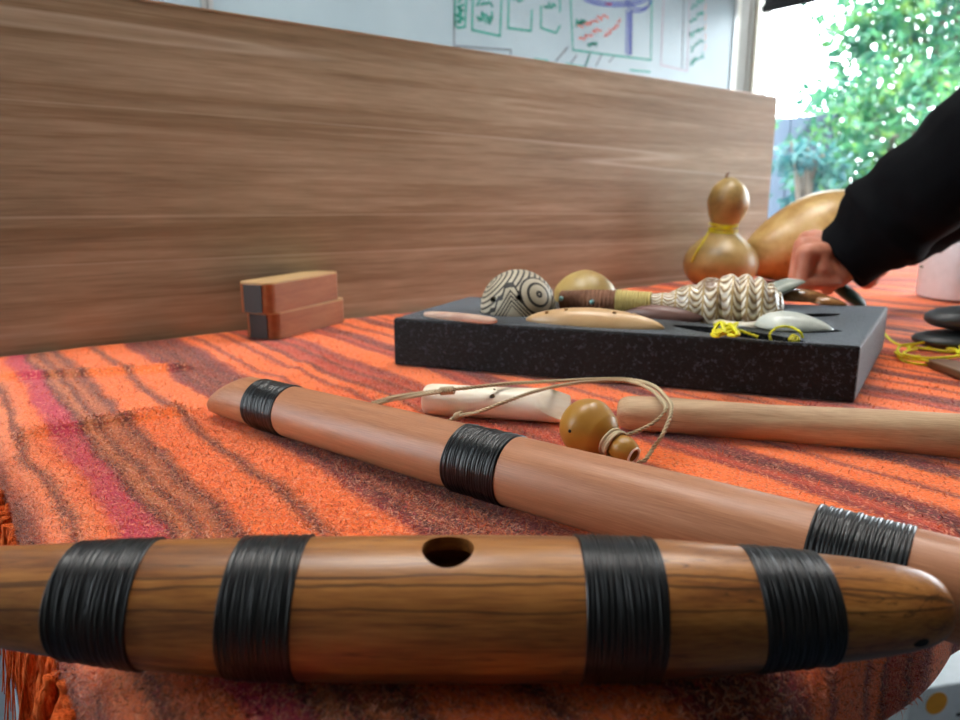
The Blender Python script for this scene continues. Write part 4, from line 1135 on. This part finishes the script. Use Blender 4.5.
bo_ = capsules(body, .0026, 'body', M['skin'], per, 3); bo_.matrix_parent_inverse = pi_
def folds(c):
    d = (c - el).dot((wl - el).normalized()); L = (wl - el).length
    k = max(0, min(1, d / L))
    return .004 * noise.noise(c * 14) + .006 * noise.noise(c * 7 + Vector((3, 1, 5))) + (.0045 * math.sin(d * 95 + 2 * noise.noise(c * 9)) * k * (d < L * .8) if d > 0 else 0)
fa = (wl - el).normalized()
sw = [[(hip + Vector((0, 0, .02)), .155), (chest, .15), (neck - Vector((0, .03, .07)), .085)], [(chest + Vector((-.1, 0, .05)), .09), (shl, .075)], [(chest + Vector((.1, 0, .05)), .09), (shr, .075)],
      [(shl, .078), (el, .070), (el + (wl - el) * .35, .066), (el + (wl - el) * .55, .060), (el + (wl - el) * .63, .0645), (el + (wl - el) * .70, .058), (el + (wl - el) * .77, .0625), (el + (wl - el) * .83, .050)],
      [(el + (wl - el) * .84, .0475), (C(837, 262, .952), -.0455)],
      [(shr, .075), (er, .068), (er + (wr - er) * .6, .055), (er + (wr - er) * .82, .045)], [(er + (wr - er) * .8, .04), (er + (wr - er) * .98, .037)]]
swo = capsules(sw, .006, 'sweatshirt', M['black_fabric'], per, 4, folds); swo.matrix_parent_inverse = pi_
tr_ = [[(hip + Vector((-.05, 0, 0)), .125), (hip + Vector((.05, 0, 0)), .125)]]
for s in (-1, 1): tr_.append([(hip + Vector((s * .09, 0, -.03)), .105), (Vector((1.14 + s * .1, -.21, .5)), .08), (Vector((1.14 + s * .1, -.25, .115)), .068)])
capsules(tr_, .01, 'trousers', M['jeans'], per, 4).matrix_parent_inverse = pi_
for s in (-1, 1):
    b = MB(); rings = []
    for x, wd, h in ((-.06, .018, .03), (-.055, .036, .07), (-.02, .04, .085), (.03, .044, .075), (.09, .047, .055), (.15, .044, .042), (.185, .03, .032), (.2, .008, .015)):
        rings.append([(1.14 + s * .105 + wd * math.cos(a), -.26 + x, .002 + h * .5 + h * .5 * math.sin(a)) for a in [2 * PI * j / 20 for j in range(20)]])
    b.loft(rings).build('shoe', M['shoe'], per).matrix_parent_inverse = pi_
hr = [[(head + Vector((0, -.03, .045)), .085), (head + Vector((0, .01, .06)), .07)], [(head + Vector((0, -.045, 0)), .08), (head + Vector((0, -.05, -.04)), .06)]]
capsules(hr, .006, 'hair', M['hair'], per, 3, lambda c: .003 * noise.noise(c * 60)).matrix_parent_inverse = pi_
for s in (-1, 1):
    MB().sphere(tuple(head + Vector((s * .032, .078, .005))), .011, 16, 10).build('eye', M['white'], per).matrix_parent_inverse = pi_
